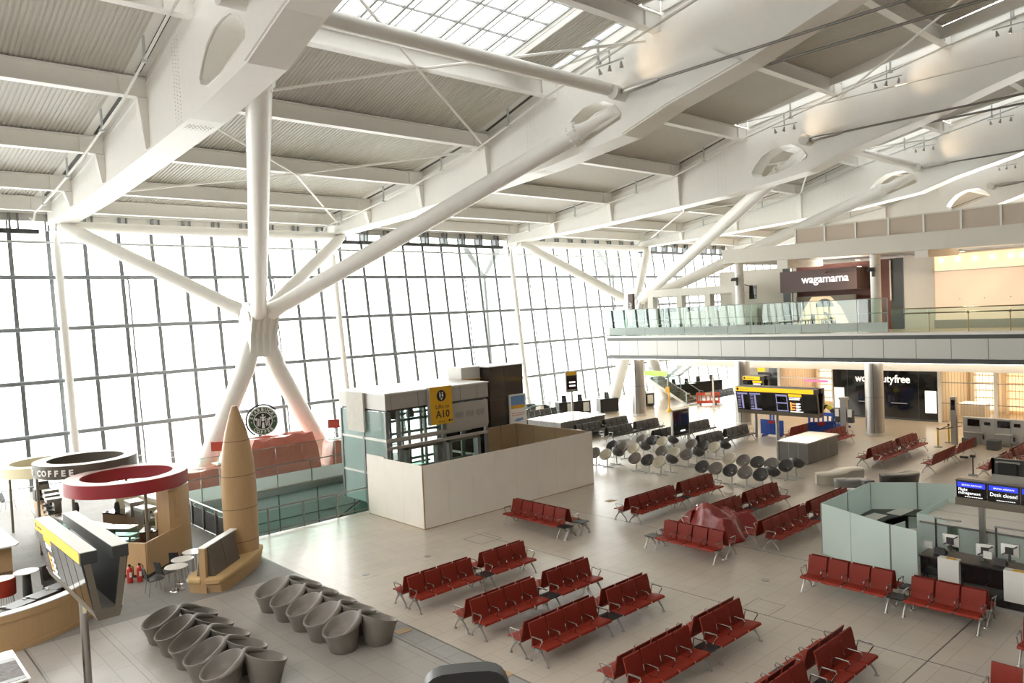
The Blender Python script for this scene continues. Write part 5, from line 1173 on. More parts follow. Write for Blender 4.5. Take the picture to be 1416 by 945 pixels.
b = MB(); b.box(53.9, 54.0, 25.6, 27.4, 2.05, 2.2); tag(b.build('neon_sign', M['E_pink']), 'small pink neon strip in the lit shop left of the black shopfront', 'sign')
b = MB(); b.box(56, 56.2, 29.1, 33.5, 0, 4.35); struct(b, 'wall_back_lower', M['cream'])
t = thing('wall_screen', (52.6, 29.8, 2.1), 'hanging screen with a yellow header under the balcony soffit', 'screen'); b = MB(); b.box(52.5, 52.6, 29.3, 30.3, 2.1, 2.8); b.build('housing', M['blackplain'], t); b = MB(); b.box(52.47, 52.5, 29.7, 30.3, 2.85, 3.15); b.build('lit_header', M['E_yel'], t); b = MB(); b.box(52.53, 52.57, 29.75, 29.8, 2.8, 4.35); b.build('hanger', M['mull'], t)

# ------------------------------------------------------------------ upper level
UZ = 6.0
b = MB(); b.box(50.2, 50.4, -8, 18.75, UZ, 10.5); b.box(52.0, 52.2, 26.4, 33.0, UZ, 10.5); struct(b, 'wall_upper', M['cream'])
b = MB(); b.box(54, 54.2, 18.75, 26.4, UZ, 10.5); struct(b, 'wall_restaurant_back', M['wagar'])
b = MB(); b.box(50.15, 50.2, 12.2, 17.0, 9.42, 10.4); struct(b, 'window_3', M['E_warm3'])  # glowing strip behind the downlights, their light put into its material
b = MB()
for v in (16.6, 15.7, 14.8, 13.9, 13.0, 12.4): b.cyl((50.05, v, 10.05), (50.14, v, 10.05), .07, seg=10)
tag(b.build('downlight_row', M['E_lamp']), 'row of small warm downlights above the peach fabric hoarding', 'lights')
t = thing('fabric_hoarding', (49.9, 11, UZ), 'peach fabric hoarding across an unopened upper shop', 'hoarding')
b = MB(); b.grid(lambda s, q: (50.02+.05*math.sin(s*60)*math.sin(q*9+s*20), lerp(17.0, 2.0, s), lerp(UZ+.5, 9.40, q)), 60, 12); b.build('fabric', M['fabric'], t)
b = MB(); b.box(49.95, 50.15, 2, 17.0, UZ, UZ+.5); b.build('kick_board', M['lifts'], t); b = MB(); b.box(49.98, 50.1, 2, 17.05, 9.38, 9.44); b.box(49.98, 50.1, 16.95, 17.05, UZ, 10.4); b.build('frame', M['cream'], t)
for v in (15.6, 14.3, 13.0, 11.6, 10.2): b = MB(); b.cyl((49.95, v, 7.72), (50.0, v, 7.72), .03, seg=8); b.build('eyelet', M['brass'], t)
b = MB(); b.box(50.1, 50.2, 17.05, 18.75, UZ, 10.42); struct(b, 'wall_panel', M['white2'])
b = MB(); b.box(50.0, 50.25, 18.8, 19.5, UZ, 10.42); b.box(50.0, 50.25, 26.1, 26.7, UZ, 10.42); struct(b, 'wall_dark_pier', M['darkm'])
b = MB(); b.box(50.8, 51.0, 19.5, 26.1, 8.2, 10.42); b.box(50.1, 50.3, 19.5, 20.1, UZ, 10.42); struct(b, 'wall_restaurant', M['wagar'])
b = MB(); b.box(49.85, 49.95, 19.42, 19.5, 7.8, 10.3); b.box(49.85, 49.95, 26.0, 26.06, UZ, 10.3); struct(b, 'trim_7', M['white2'])
t = thing('restaurant_fascia_sign', (48.5, 23.5, 8.6), 'mauve box fascia sign lettered wagamama on the upper level', 'sign')
b = MB(); b.box(48.5, 50.6, 20.95, 26.1, 8.62, 10.02); b.build('box', M['waga'], t); text('wagamama', .73, M['signl'] if 'signl' in M else M['E_txt'], t, (48.46, 24.55, 9.17), FX, UP, ex=.03, bold=.002, sx=.97)
b = MB(); b.lathe([(.001, 9.86), (.1, 9.84), (.09, 9.72), (.001, 9.70)], (48.3, 22.85, 0), 12); b.build('small_camera', M['wagar'], t)
# restaurant glimpsed under the sign
t = thing('restaurant_screen_wall', (50.6, 23.5, UZ), 'beige printed screen wall with a large dark arch motif under the restaurant sign', 'screen wall')
b = MB(); b.box(50.5, 50.55, 21.9, 26.0, UZ, 8.3); b.build('screen', mat('grey_beige_slats', (.42, .38, .30), .6), t)
b = MB(); b.extr([(50.49, 22.4, UZ+.4), (50.49, 22.9, 7.5), (50.49, 23.6, 8.25), (50.49, 24.9, 8.25), (50.49, 25.5, 7.4), (50.49, 25.95, UZ+.4)], (.01, 0, 0)); b.build('lit_motif', emit('lit_beige', (.9, .68, .40), .35), t)
b = MB(); b.extr([(50.47, 24.0+.62*math.cos(PI*k/12), 7.55+.55*math.sin(PI*k/12)) for k in range(13)], (.012, 0, 0)); b.extr([(50.47, 23.2, UZ+.4), (50.47, 23.9, 7.2), (50.47, 24.1, 7.2), (50.47, 23.5, UZ+.4)], (.012, 0, 0)); b.extr([(50.47, 25.1, UZ+.4), (50.47, 24.9, 7.1), (50.47, 24.7, 7.1), (50.47, 24.7, UZ+.4)], (.012, 0, 0)); b.build('dark_motif', M['greyframe'], t)
# slim white columns
for v, lb in ((27.85, 'left of the restaurant sign'), (18.9, 'right of the restaurant sign')):
    t = thing('slim_column', (46.3, v, UZ), 'slim white round column on the upper level, %s' % lb, 'column', 'slim white columns')
    b = MB(); b.cyl((46.3, v, UZ), (46.3, v, 10.75), .29, seg=24); b.build('shaft', M['white'], t); b = MB(); b.lathe([(.28, UZ+3.9), (.295, UZ+3.9), (.295, UZ+3.92), (.28, UZ+3.92)], (46.3, v, 0), 24); b.build('joint', M['mull'], t)
    c = thing('cctv_camera', (45.85, v, 9.6), 'black camera and speaker bracket fixed to the slim white column %s' % lb, 'camera', 'cameras on the slim columns')
    b = MB(); b.box(45.9, 46.02, v-.05, v+.05, 9.25, 9.75); b.build('bracket', M['darkm'], c); b = MB(); b.hexa([(45.62, v-.25, 9.55), (45.92, v-.1, 9.55), (45.92, v+.1, 9.55), (45.62, v+.25, 9.55), (45.65, v-.2, 9.75), (45.92, v-.1, 9.8), (45.92, v+.1, 9.8), (45.65, v+.2, 9.75)]); b.build('housing', M['blackplain'], c)
# balcony glass
t = thing('balcony_glass', (44.1, 27.5, UZ), 'tall glass balustrade with a frosted foot along the balcony edge', 'balustrade')
vs = frange(37.6, 17.4, 12)
for i in range(12):
    v0, v1 = vs[i]-.015, vs[i+1]+.015
    b = MB(); b.box(44.1, 44.115, v1, v0, 6.05, 7.95); b.build('glass_panel', M['G_clear'], t); b = MB(); b.box(44.09, 44.125, v1, v0, 6.1, 6.62); b.build('frosted_band', M['G_frost2'] if 'G_frost2' in M else M['G_frost'], t)
    b = MB(); b.box(44.14, 44.19, v0-.03, v0+.03, 6.04, 7.95); b.build('post', M['steel'], t)
b = MB(); b.tube([(44.1, 37.6, 7.96), (44.1, 17.4, 7.96)], .022, 6); b.tube([(44.1, 17.4, 7.96), (44.1, 17.4, 6.05)], .022, 6); b.build('top_edge', M['steel'], t)
b = MB(); b.tube([(44.3, 37.4, 7.15), (44.3, 17.5, 7.15)], .025, 6); b.build('handrail', M['steel'], t)
for i in range(6):
    v0, v1 = 37.6, 0
b = MB(); b.box(44.1, 60, 37.58, 37.6, 6.05, 7.95); b.build('glass_panel', M['G_clear'], t)
t = thing('balcony_railing', (44.4, 8, UZ), 'glass balustrade with a low bronze handrail at the right of the balcony', 'balustrade')
for i in range(13):
    v0, v1 = 17.3-1.9*i-.02, 17.3-1.9*(i+1)+.02
    b = MB(); b.box(44.3, 44.315, v1, v0, 6.05, 7.3); b.build('glass_panel', M['G_clear'], t)
    b = MB(); b.box(44.42, 44.47, v1-.05, v1, 6.0, 7.05); b.cyl((44.42, v1-.02, 7.0), (44.47, v1-.02, 7.1), .06, seg=8); b.build('post', M['brass'], t)
b = MB(); b.tube([(44.6, 17.4, 7.06), (44.6, -7.4, 7.06)], .035, 8); b.build('handrail', M['brass'], t); b = MB(); b.tube([(44.31, 17.4, 7.32), (44.31, -7.4, 7.32)], .03, 8); b.build('top_rail', M['brass'], t)
# restaurant chairs and tables behind the glass: dark posts seen as a band
for i in range(16):
    v = 36.4-.62*i*1.55; x = 46.8+(i % 3)*.9
    if v < 20.5: break
    if i == 9: x += .8
    t = thing('restaurant_table', (x, v, UZ), 'slim table behind the balcony glass, %s along from the left end' % ['first', 'second', 'third', 'fourth', 'fifth', 'sixth', 'seventh', 'eighth', 'ninth', 'tenth', 'eleventh', 'twelfth', 'thirteenth', 'fourteenth', 'fifteenth', 'sixteenth'][i], 'table', 'tables behind the balcony glass')
    b = MB(); b.box(x-.35, x+.35, v-.3, v+.3, UZ+.72, UZ+.76); b.build('table_top', M['white2'], t)
    for sx in (-.3, .3):
        for sy in (-.25, .25): b = MB(); b.box(x+sx-.03, x+sx+.03, v+sy-.03, v+sy+.03, UZ, UZ+.72); b.build('leg', M['darkm'], t)
# gallery above
t = bpy.data.objects.new('ceiling_gallery', None); COL.objects.link(t); t['kind'] = 'structure'; t.location = (45, 20, 10.6); ORG[t.name] = V((45, 20, 10.6))
b = MB(); b.hexa([(45, VR, 10.05), (45.3, VR, 10.05), (45.3, 28.1, 10.72), (45, 28.1, 10.72), (45, VR, 11.15), (45.3, VR, 11.15), (45.3, 28.1, 11.62), (45, 28.1, 11.62)]); b.build('edge_beam', M['cream'], t)
b = MB(); b.hexa([(45.3, VR, 10.4), (70, VR, 10.4), (70, 28.1, 10.8), (45.3, 28.1, 10.8), (45.3, VR, 10.6), (70, VR, 10.6), (70, 28.1, 11.0), (45.3, 28.1, 11.0)]); b.build('soffit', M['ceil'], t)
b = MB()
for v in (24.2, 16.0, 10): b.hexa([(45.3, v-.35, 10.1), (50.1, v-.35, 10.3), (50.1, v+.35, 10.3), (45.3, v+.35, 10.1), (45.3, v-.35, 10.7), (50.1, v-.35, 10.7), (50.1, v+.35, 10.7), (45.3, v+.35, 10.7)])
b.build('downstand', M['ceil'], t)
b = MB(); b.box(45, 70, 28.1, 28.3, 10.7, 11.62); b.build('edge_beam', M['cream'], t)
b = MB(); b.box(49.5, 49.8, 21.2, 25.9, 10.03, 10.06); struct(b, 'trim_8', M['E_cove'])  # unseen glowing strip added on the sign box to light the gallery underside
for v in (20.2, 14.5, 7):
    t = thing('soffit_downlight', (47.0, v, 10.35), 'round warm downlight in the gallery soffit, %s' % {20.2: 'over the restaurant sign', 14.5: 'over the fabric hoarding', 7: 'beyond the right edge'}[v], 'light', 'downlights in the gallery soffit')
    b = MB(); b.cyl((47.0, v, 10.34), (47.0, v, 10.42), .16, seg=16); b.build('housing', M['white2'], t); b = MB(); b.cyl((47.0, v, 10.33), (47.0, v, 10.34), .12, seg=16); b.build('lens', M['E_lamp'], t)
    L = bpy.data.lights.new('downlight', 'AREA'); L.energy = 50; L.color = (1, .80, .58); L.shape = 'DISK'; L.size = .3; L.spread = 2.8  # lamps and fittings added to brighten the dim upper level
    o = bpy.data.objects.new('downlight', L); COL.objects.link(o); o.location = (47.0, v, 10.30)
t = thing('gallery_railing', (45.3, 12, 11.4), 'railing with milky panels on top of the gallery edge', 'railing')
b = MB(); b.box(45.18, 45.3, VR, 23.3, 12.42, 12.5); b.build('top_rail', M['cream'], t)
for i in range(17):
    v0 = 23.2-1.85*i; zb_ = 11.15+(11.62-11.15)*(v0-VR)/(28.1-VR)
    b = MB(); b.box(45.15, 45.25, v0-.05, v0+.05, zb_-.02, 12.45); b.build('post', M['white'], t)
    if i < 16: b = MB(); b.box(45.21, 45.225, v0-1.85+.05, v0-.05, zb_-.02, 12.42); b.build('milky_panel', M['G_milk'], t)
M_ = None
# low structures at the left end of the upper level
t = thing('upper_kiosk', (50, 34, UZ), 'cream framed kiosk with three openings at the left end of the balcony', 'kiosk')
b = MB()
for v in (37.4, 34.7, 32.2, 29.9): b.box(49, 49.6, v-.25, v+.25, UZ, 9.3)
b.box(48.9, 49.7, 29.6, 37.7, 8.85, 9.4); b.build('frame', M['cream'], t)
b = MB(); b.box(51.5, 51.6, 29.6, 37.4, UZ, 7.6); b.build('back_wall', M['cream'], t); b = MB(); b.box(49.2, 51.4, 29.8, 37.4, 8.78, 8.84); b.build('lit_soffit', M['cream'], t)  # kiosk soffit is plain cream like the frame
b = MB(); b.box(52.1, 52.2, 30.0, 33.0, 9.4, 10.1); struct(b, 'wall_upper', M['white2'])
t = thing('noodle_sign', (45.2, 36.3, UZ), 'upright brown sign lettered noodle bar at the balcony left end', 'sign')
b = MB(); b.box(45.0, 45.25, 35.98, 36.42, UZ, 9.14); b.build('board', M['noodle'], t); b = MB(); b.box(45.0, 45.25, 36.42, 36.76, UZ, 9.14); b.build('side_return', M['steel'], t)
text('noodle bar', .42, M['signw'], t, (44.985, 36.08, 6.75), (0, 0, 1), (0, 1, 0), ex=.01, bold=.006, sx=.95)
t = thing('hanging_screen', (47, 27.3, 8.3), 'black tilted screen beside the left slim white column', 'screen'); b = MB(); b.hexa([(46.95, 27.55, 8.3), (47.05, 27.55, 8.3), (47.05, 27.05, 8.3), (46.95, 27.05, 8.3), (46.85, 27.45, 9.22), (46.95, 27.45, 9.22), (46.95, 26.95, 9.22), (46.85, 26.95, 9.22)]); b.build('screen', M['gloss'], t); b = MB(); b.cyl((46.95, 27.3, 9.1), (46.5, 27.6, 9.3), .03, seg=6); b.build('bracket', M['darkm'], t)
# ------------------------------------------------------------------ frosted glass booth, desk and signs on the right
t = thing('glass_booth', (24, 10, 0), 'frosted green glass booth with a dark desk inside', 'booth')
def gpanel(p, q, z0, z1, parent, m='G_frost', gap=.012, name='glass_panel'):
    d = (V((*q, 0))-V((*p, 0))).normalized()*gap; b = MB(); b.beam((p[0]+d.x, p[1]+d.y, (z0+z1)/2), (q[0]-d.x, q[1]-d.y, (z0+z1)/2), .022, z1-z0); return b.build(name, M[m], parent)
H1 = 1.74; F0, F1 = (22.7, 11.1), (21.6, 8.62); Fm = ((F0[0]+F1[0])/2+.05, (F0[1]+F1[1])/2+.12)
for p, q in ((F0, Fm), (Fm, F1), (F0, (24.5, 11.1)), ((24.5, 11.1), (26.25, 11.1)), ((26.25, 11.1), (27.1, 9.9)), ((27.1, 9.9), (27.5, 8.8)), ((F1), (21.45, 7.86))): gpanel(p, q, .18, H1, t)
b = MB()
for p, q in ((F0, F1), (F0, (26.25, 11.1)), ((26.25, 11.1), (27.5, 8.8))): b.beam((*p, .09), (*q, .09), .05, .18)
b.build('skirting', M['lifts'], t)
for x, y in (F0, F1, (24.5, 11.1), (26.25, 11.1), (27.1, 9.9)): b = MB(); b.box(x-.02, x+.02, y-.02, y+.02, 0, H1); b.build('edge_post', M['greyframe'], t)
gpanel(F1, (22.35, 8.5), .1, 1.7, t)
b = MB(); b.prism([(23.0, 11.0), (26.15, 11.0), (27.0, 9.8), (27.35, 8.95), (26.6, 8.75), (26.0, 9.9), (25.3, 10.15), (23.2, 10.15)], .82, .86); b.build('desk_top', M['blackplain'], t); b = MB(); b.prism([(23.0, 10.1), (25.2, 10.1), (24.7, 9.1), (22.6, 9.1)], .70, .74); b.build('lower_desk_top', M['black'], t)
b = MB(); b.box(24.25, 24.35, 9.3, 10.9, 0, .70); b.box(26.2, 26.3, 9.9, 10.8, 0, .82); b.box(23.3, 23.4, 9.3, 10.9, 0, .70); b.build('desk_side', M['blackplain'], t)
for i, (x, y) in enumerate(((25.2, 10.6), (26.35, 10.2))): tag((lambda b: (b.prism([(x-.5, y-.22), (x+.45, y-.3), (x+.5, y+.15), (x-.45, y+.25)], .862, .868), b.build('paper_sheet', M['paper']))[1])(MB()), 'white paper sheet lying on the dark desk inside the glass booth, %s' % ('nearer the left wall', 'nearer the back wall')[i], 'paper')
t = thing('low_roofed_cabin', (24.8, 7.2, 0), 'low green glass cabin with a beige panel roof behind the black desk', 'cabin')
gpanel((23.7, 8.68), (23.7, 7.86), .05, 1.61, t); gpanel((23.7, 8.68), (26.1, 8.62), .05, 1.61, t); gpanel((23.72, 7.6), (23.72, 6.75), .2, 1.40, t); gpanel((23.72, 6.75), (23.72, 5.6), .2, 1.40, t); gpanel((26.1, 8.62), (26.1, 7.6), .05, 1.61, t)
b = MB(); b.box(23.68, 26.2, 5.55, 8.58, 1.40, 1.47); b.build('roof_panel', M['cream'], t); b = MB(); b.box(23.66, 23.70, 5.5, 8.6, 1.36, 1.41); b.box(24.9, 24.92, 5.55, 8.58, 1.47, 1.475); b.box(23.6, 26.2, 5.5, 5.56, 1.30, 1.47); b.build('roof_trim', M['steel'], t)
b = MB(); b.box(23.75, 26.1, 5.6, 8.55, 0, .2); b.build('base', M['darkm'], t)
t = thing('desk_sign', (23.6, 6.8, 0), 'pair of black sign screens reading Flight management and Desk closed on a post', 'sign')
b = MB(); b.box(23.50, 23.62, 6.86, 7.0, 0, 2.12); b.build('post', M['steel'], t); b = MB(); b.box(23.50, 23.62, 5.2, 5.34, 0, 2.12); b.build('post', M['steel'], t)
b = MB(); b.box(23.45, 23.75, 5.15, 7.56, 2.10, 2.30); b.build('support_beam', M['brownpost'], t); b = MB(); b.box(23.5, 23.74, 5.1, 7.56, 2.76, 2.80); b.build('top_cover', M['darkm'], t)
for v0, v1, w1, w2 in ((7.55, 6.80, 'Flight', 'management'), (6.77, 6.02, 'Desk closed', ''), (5.99, 5.2, '', '')):
    b = MB(); b.box(23.52, 23.72, v1, v0, 2.30, 2.77); sc = b.build('screen', M['gloss'], t)
    b = MB(); b.box(23.514, 23.52, v1+.03, v0-.03, 2.60, 2.74); b.build('blue_band', M['E_blue'], sc)
    text('BRITISH AIRWAYS', .062, M['E_txt'], sc, (23.512, v0-.14, 2.645), FX, UP, ex=.001)
    b = MB(); b.extr([(23.513, v1+.17, 2.67), (23.513, v1+.07, 2.70), (23.513, v1+.10, 2.675)], (-.001, 0, 0)); b.build('ribbon_mark', M['hiss'], sc)
    if w1: text(w1, .115 if w2 else .14, M['E_txt'], sc, (23.512, v0-.05, 2.50 if w2 else 2.45), FX, UP, ex=.001, sx=.95)
    if w2: text(w2, .115, M['E_txt'], sc, (23.512, v0-.05, 2.41), FX, UP, ex=.001, sx=.95)
    b = MB()
    for k in range(10): b.box(23.513, 23.52, v1+.10+.045*k, v1+.13+.045*k, 2.335, 2.352)
    b.build('small_print', M['E_txt'], sc)
t = thing('service_desk', (21.7, 6.4, 0), 'black fronted service desk with white upright panels behind the red benches', 'desk')
b = MB(); b.box(21.55, 21.65, 4.4, 7.84, .12, 1.08); b.build('front_panel', M['gloss'], t); b = MB(); b.box(21.5, 21.66, 4.4, 7.86, 0, .12); b.build('kick_plate', M['lifts'], t); b = MB(); b.box(21.5, 22.35, 4.4, 7.86, 1.05, 1.09); b.build('worktop', M['blackplain'], t); b = MB(); b.box(22.25, 22.35, 4.4, 7.84, 0, 1.05); b.build('back_panel', M['greyframe'], t)
for v0, v1 in ((7.36, 6.86), (5.86, 5.3)):
    b = MB(); b.box(21.40, 21.62, v1, v0, .36, 1.14); wp = b.build('white_panel', M['white2'], t); b = MB(); b.box(21.42, 21.58, v1+.08, v0-.18, 1.14, 1.146); b.build('yellow_label', M['yellow'], wp)
for i, (v, lb) in enumerate(((7.62, 'left'), (6.19, 'right'))):
    p = thing('lamp_post', (22.1, v, 1.09), 'black post with a slim light bar on the service desk, %s one' % lb, 'lamp', 'desk lamp posts')
    b = MB(); b.box(22.08, 22.12, v-.02, v+.02, 1.09, 2.0); b.build('post', M['darkm'], p); b = MB(); b.box(22.06, 22.14, v-.62, v+.03, 1.98, 2.01); b.build('light_bar', M['steel'], p)
def monitor(x, y, z, rz, label, back=True):
    m = thing('desk_monitor', (x, y, z), label, 'monitor', None, rz)
    b = MB(); b.box(-.2, .2, -.02, .02, .12, .44); b.build('screen', M['blackplain'], m, local=True); b = MB(); b.hexa([(-.2, -.021, .12), (.2, -.021, .12), (.2, -.021, .44), (-.2, -.021, .44), (-.1, -.075, .2), (.1, -.075, .2), (.1, -.075, .36), (-.1, -.075, .36)]); b.build('back_shell', M['white2'], m, local=True); b = MB(); b.box(-.09, .09, -.09, -.07, .19, .37); b.beam((-.17, -.05, .15), (.17, -.05, .41), .03, .05, up=(0, 1, 0)); b.build('mount_plate', M['darkm'], m, local=True)
    b = MB(); b.box(-.03, .03, -.06, -.03, 0, .3); b.box(-.1, .1, -.1, .08, 0, .015); b.build('stand', M['darkm'], m, local=True)
monitor(22.0, 7.22, 1.2, -PI/2, 'monitor seen from behind, left one over the black service desk'); monitor(22.0, 6.42, 1.09, -PI/2+.2, 'monitor standing low in the middle of the black service desk'); monitor(22.0, 5.86, 1.2, -PI/2, 'monitor seen from behind, right one over the black service desk')
for i, (v, lb) in enumerate(((7.45, 'beside the left monitor'), (6.05, 'beside the right monitor'))):
    p = thing('desk_phone', (21.95, v, 1.09), 'black desk keyboard and phone %s' % lb, 'phone'); b = MB(); b.hexa([(21.8, v-.14, 1.09), (22.05, v-.14, 1.09), (22.05, v+.14, 1.09), (21.8, v+.14, 1.09), (21.85, v-.12, 1.28), (22.05, v-.12, 1.14), (22.05, v+.12, 1.14), (21.85, v+.12, 1.28)]); b.build('body', M['blackplain'], p); b = MB(); b.box(21.79, 21.84, v+.16, v+.36, 1.22, 1.4); b.build('paper_note', M['paper'], p)
# dark counter with a boxed monitor behind the signs
t = thing('boxed_counter', (33.3, 8.4, 0), 'grey counter topped by a dark box with a monitor, above the sign screens', 'counter')
b = MB(); b.box(33, 33.8, 5.5, 9.35, 0, 1.07); b.build('body', M['lifts'], t); b = MB(); b.box(33, 33.1, 5.5, 9.35, 1.07, 1.68); b.box(33, 33.8, 9.25, 9.35, 1.07, 1.68); b.build('dark_surround', M['darkm'], t); b = MB(); b.box(32.9, 33.0, 8.5, 9.1, 1.12, 1.55); b.build('monitor', M['blackplain'], t); b = MB(); b.box(32.94, 33.0, 8.4, 9.2, 1.52, 1.6); b.build('silver_bar', M['steel'], t)
t = thing('desk_camera_stand', (37.35, 11.3, 0), 'thin black scanner stand beside the right-edge red bench', 'stand'); b = MB(); b.cyl((37.35, 11.3, 0), (37.35, 11.3, .85), .03, seg=8); b.cyl((37.35, 11.3, 0), (37.35, 11.3, .03), .2, seg=14); b.build('pole', M['darkm'], t); b = MB(); b.box(37.28, 37.43, 11.5, 11.8, .72, .82); b.box(37.3, 37.4, 11.2, 11.4, .8, .9); b.build('scanner_head', M['blackplain'], t)

# ------------------------------------------------------------------ check-in wall, stools, queue posts
t = thing('check_in_wall', (45, 12, 0), 'pale panel wall with three screens and shelves in front of the lit shop', 'kiosk')
b = MB(); b.box(45.2, 45.5, 9.5, 14.1, 0, 1.42); b.build('panel', M['lifts'], t)
for v in (13.6, 12.2, 10.9): b = MB(); b.box(45.16, 45.2, v-.28, v+.28, .98, 1.33); b.build('screen', M['gloss'], t); b = MB(); b.box(44.85, 45.2, v-.45, v+.4, .62, .66); b.build('shelf', M['lifts'], t); b = MB(); b.box(45.14, 45.2, v-.5, v-.42, .30, .52); b.build('handset', M['darkm'], t)
for v in (12.95, 11.6): b = MB(); b.box(45.17, 45.2, v-.14, v+.14, 1.05, 1.22); b.build('small_screen', M['gloss'], t)
for v in (13.3, 12.6, 11.9, 11.2, 10.5): b = MB(); b.box(45.19, 45.2, v-.008, v+.008, 0, 1.42); b.build('joint', M['greyframe'], t)
for i, (x, y) in enumerate(((44.3, 13.55), (44.1, 12.35), (43.8, 11.2))):
    t = thing('cube_stool', (x, y, 0), 'dark grey cube stool at the check-in wall, %s of three' % ('left', 'middle', 'right')[i], 'stool', 'dark cube stools'); b = MB(); b.box(x-.27, x+.27, y-.27, y+.27, .03, .48); b.build('seat', M['eggd'], t); b = MB(); b.box(x-.22, x+.22, y-.22, y+.22, 0, .03); b.build('plinth', M['blackplain'], t)
for i, (x, y) in enumerate(((43.4, 14.75), (45.0, 14.75), (42.6, 9.9))):
    t = thing('queue_post', (x, y, 0), 'yellow queue post on a dark foot, %s' % ('nearest of the two joined by tape', 'farther of the two joined by tape', 'at the right end of the check-in stools')[i], 'post', 'yellow queue posts')
    b = MB(); b.cyl((x, y, .03), (x, y, .98), .045, seg=12); b.build('post', M['yellowp'], t); b = MB(); b.lathe([(.001, .04), (.2, .03), (.21, 0), (.001, 0)], (x, y, 0), 18); b.build('foot', M['rod'], t); b = MB(); b.cyl((x, y, .95), (x, y, 1.02), .06, seg=12); b.build('cap', M['darkm'], t)
b = MB(); b.beam((43.45, 14.71, .93), (45.0, 14.7, .93), .005, .05); b.beam((43.45, 14.68, .93), (45.15, 14.15, .93), .005, .05); tag(b.build('queue_tape', M['rod']), 'dark queue tape strung from the yellow posts to the check-in wall', 'tape')
t = thing('info_pillar', (44.6, 14.35, 0), 'slim steel pillar with a small black screen near the check-in wall', 'pillar'); b = MB(); b.box(44.5, 44.75, 14.22, 14.48, 0, 2.55); b.build('shaft', M['steel'], t); b = MB(); b.box(44.48, 44.5, 14.26, 14.44, 1.85, 2.4); b.build('screen', M['gloss'], t)
t = thing('phone_pillar', (45.0, 20.4, 0), 'grey pillar with payphones on both sides left of the shopfront column', 'pillar'); b = MB(); b.box(44.75, 45.05, 20.2, 20.55, 0, 2.05); b.build('shaft', M['steel'], t); b = MB(); b.box(44.7, 45.1, 20.15, 20.6, 2.05, 2.2); b.build('cap', M['lifts'], t)
for s in (1, -1): b = MB(); v = 20.37+s*.38; b.box(44.8, 45.1, v-.14, v+.14, .7, 1.45); ph = b.build('payphone', M['darkm'], t); b = MB(); b.lathe([(.06, -.02), (.14, -.02), (.14, .02), (.06, .02), (.06, -.02)], (44.8, v, 1.3), 16, mtx=Matrix.Rotation(PI/2, 4, 'Y')); b.box(44.76, 44.8, v-.12, v+.12, 1.05, 1.5); b.build('white_hood', M['signw'], ph)
# plinths
def plinth(x0, x1, y0, y1, label):
    t = thing('display_plinth', ((x0+x1)/2, (y0+y1)/2, 0), label, 'plinth', 'grey plinths with white tops'); b = MB(); b.box(x0, x1, y0, y1, .03, 1.02); b.build('body', M['plinth'], t); b = MB(); b.box(x0-.05, x1+.05, y0-.05, y1+.05, 1.02, 1.08); b.build('top', M['plinthtop'], t); b = MB(); b.box(x0+.05, x1-.05, y0+.05, y1-.05, 0, .03); b.build('foot', M['blackplain'], t)
    for k in (.33, .66):
        v = lerp(y0, y1, k); b = MB(); b.box(x0-.005, x0, v-.01, v+.01, .03, 1.02); b.build('joint', M['lifts'], t)
        u = lerp(x0, x1, k); b = MB(); b.box(u-.01, u+.01, y0-.005, y0, .03, 1.02); b.build('joint', M['lifts'], t)
plinth(35.5, 38.75, 17.95, 19.45, 'grey plinth with a pale top beside the departures screen pole')
plinth(34.4, 38.6, 33.6, 36.6, 'grey plinth with a shining white top behind the plywood box')
# screen stand among the seats
t = thing('screen_stand', (37.2, 26.35, 0), 'upright black screen in a steel frame between two posts among the seats', 'screen')
b = MB(); b.box(36.1, 37.55, 26.25, 26.37, .62, 2.02); b.build('screen', M['gloss'], t); b = MB(); b.box(36.45, 36.85, 26.235, 26.25, 1.1, 1.8); b.box(37.05, 37.45, 26.235, 26.25, 1.1, 1.8); b.build('blue_panes', mat('dim_blue_screen', (.01, .025, .10), .2), t)
b = MB(); b.box(36.75, 37.2, 26.235, 26.25, .78, .86); b.build('lit_label', M['E_txt'], t)
for x in (36.05, 37.6): b = MB(); b.box(x-.05, x+.05, 26.25, 26.37, 0, 2.08); b.build('post', M['steel'], t)
b = MB(); b.box(36.0, 37.65, 26.25, 26.37, 2.02, 2.08); b.build('top_bar', M['steel'], t)
# tall info column
t = thing('flight_info_column', (39.6, 37.4, 0), 'tall thin info sign with a yellow head above the white-topped plinth', 'sign')
b = MB(); b.cyl((39.6, 37.45, 0), (39.6, 37.45, 2.35), .07, seg=12); b.build('pole', M['steel'], t); b = MB(); b.beam((39.18, 37.62, 3.05), (40.02, 37.28, 3.05), .14, 1.45); hs = b.build('housing', M['greyframe'], t); n = V((-.38, -.93, 0))
for z0, z1, m, w in ((3.5, 3.75, 'yellow', .40), (2.5, 3.47, 'gloss', .38)): b = MB(); b.beam(V((39.6-.36*w/.4, 37.45+.145*w/.4, (z0+z1)/2))+n*.075, V((39.6+.36*w/.4, 37.45-.145*w/.4, (z0+z1)/2))+n*.075, .01, z1-z0); b.build('screen' if m == 'gloss' else 'yellow_head', M[m], hs)
for z in (3.0, 2.75): b = MB(); b.beam(V((39.4, 37.53, z))+n*.082, V((39.85, 37.35, z))+n*.082, .006, .1); b.build('screen_text', M['E_txt'], hs)
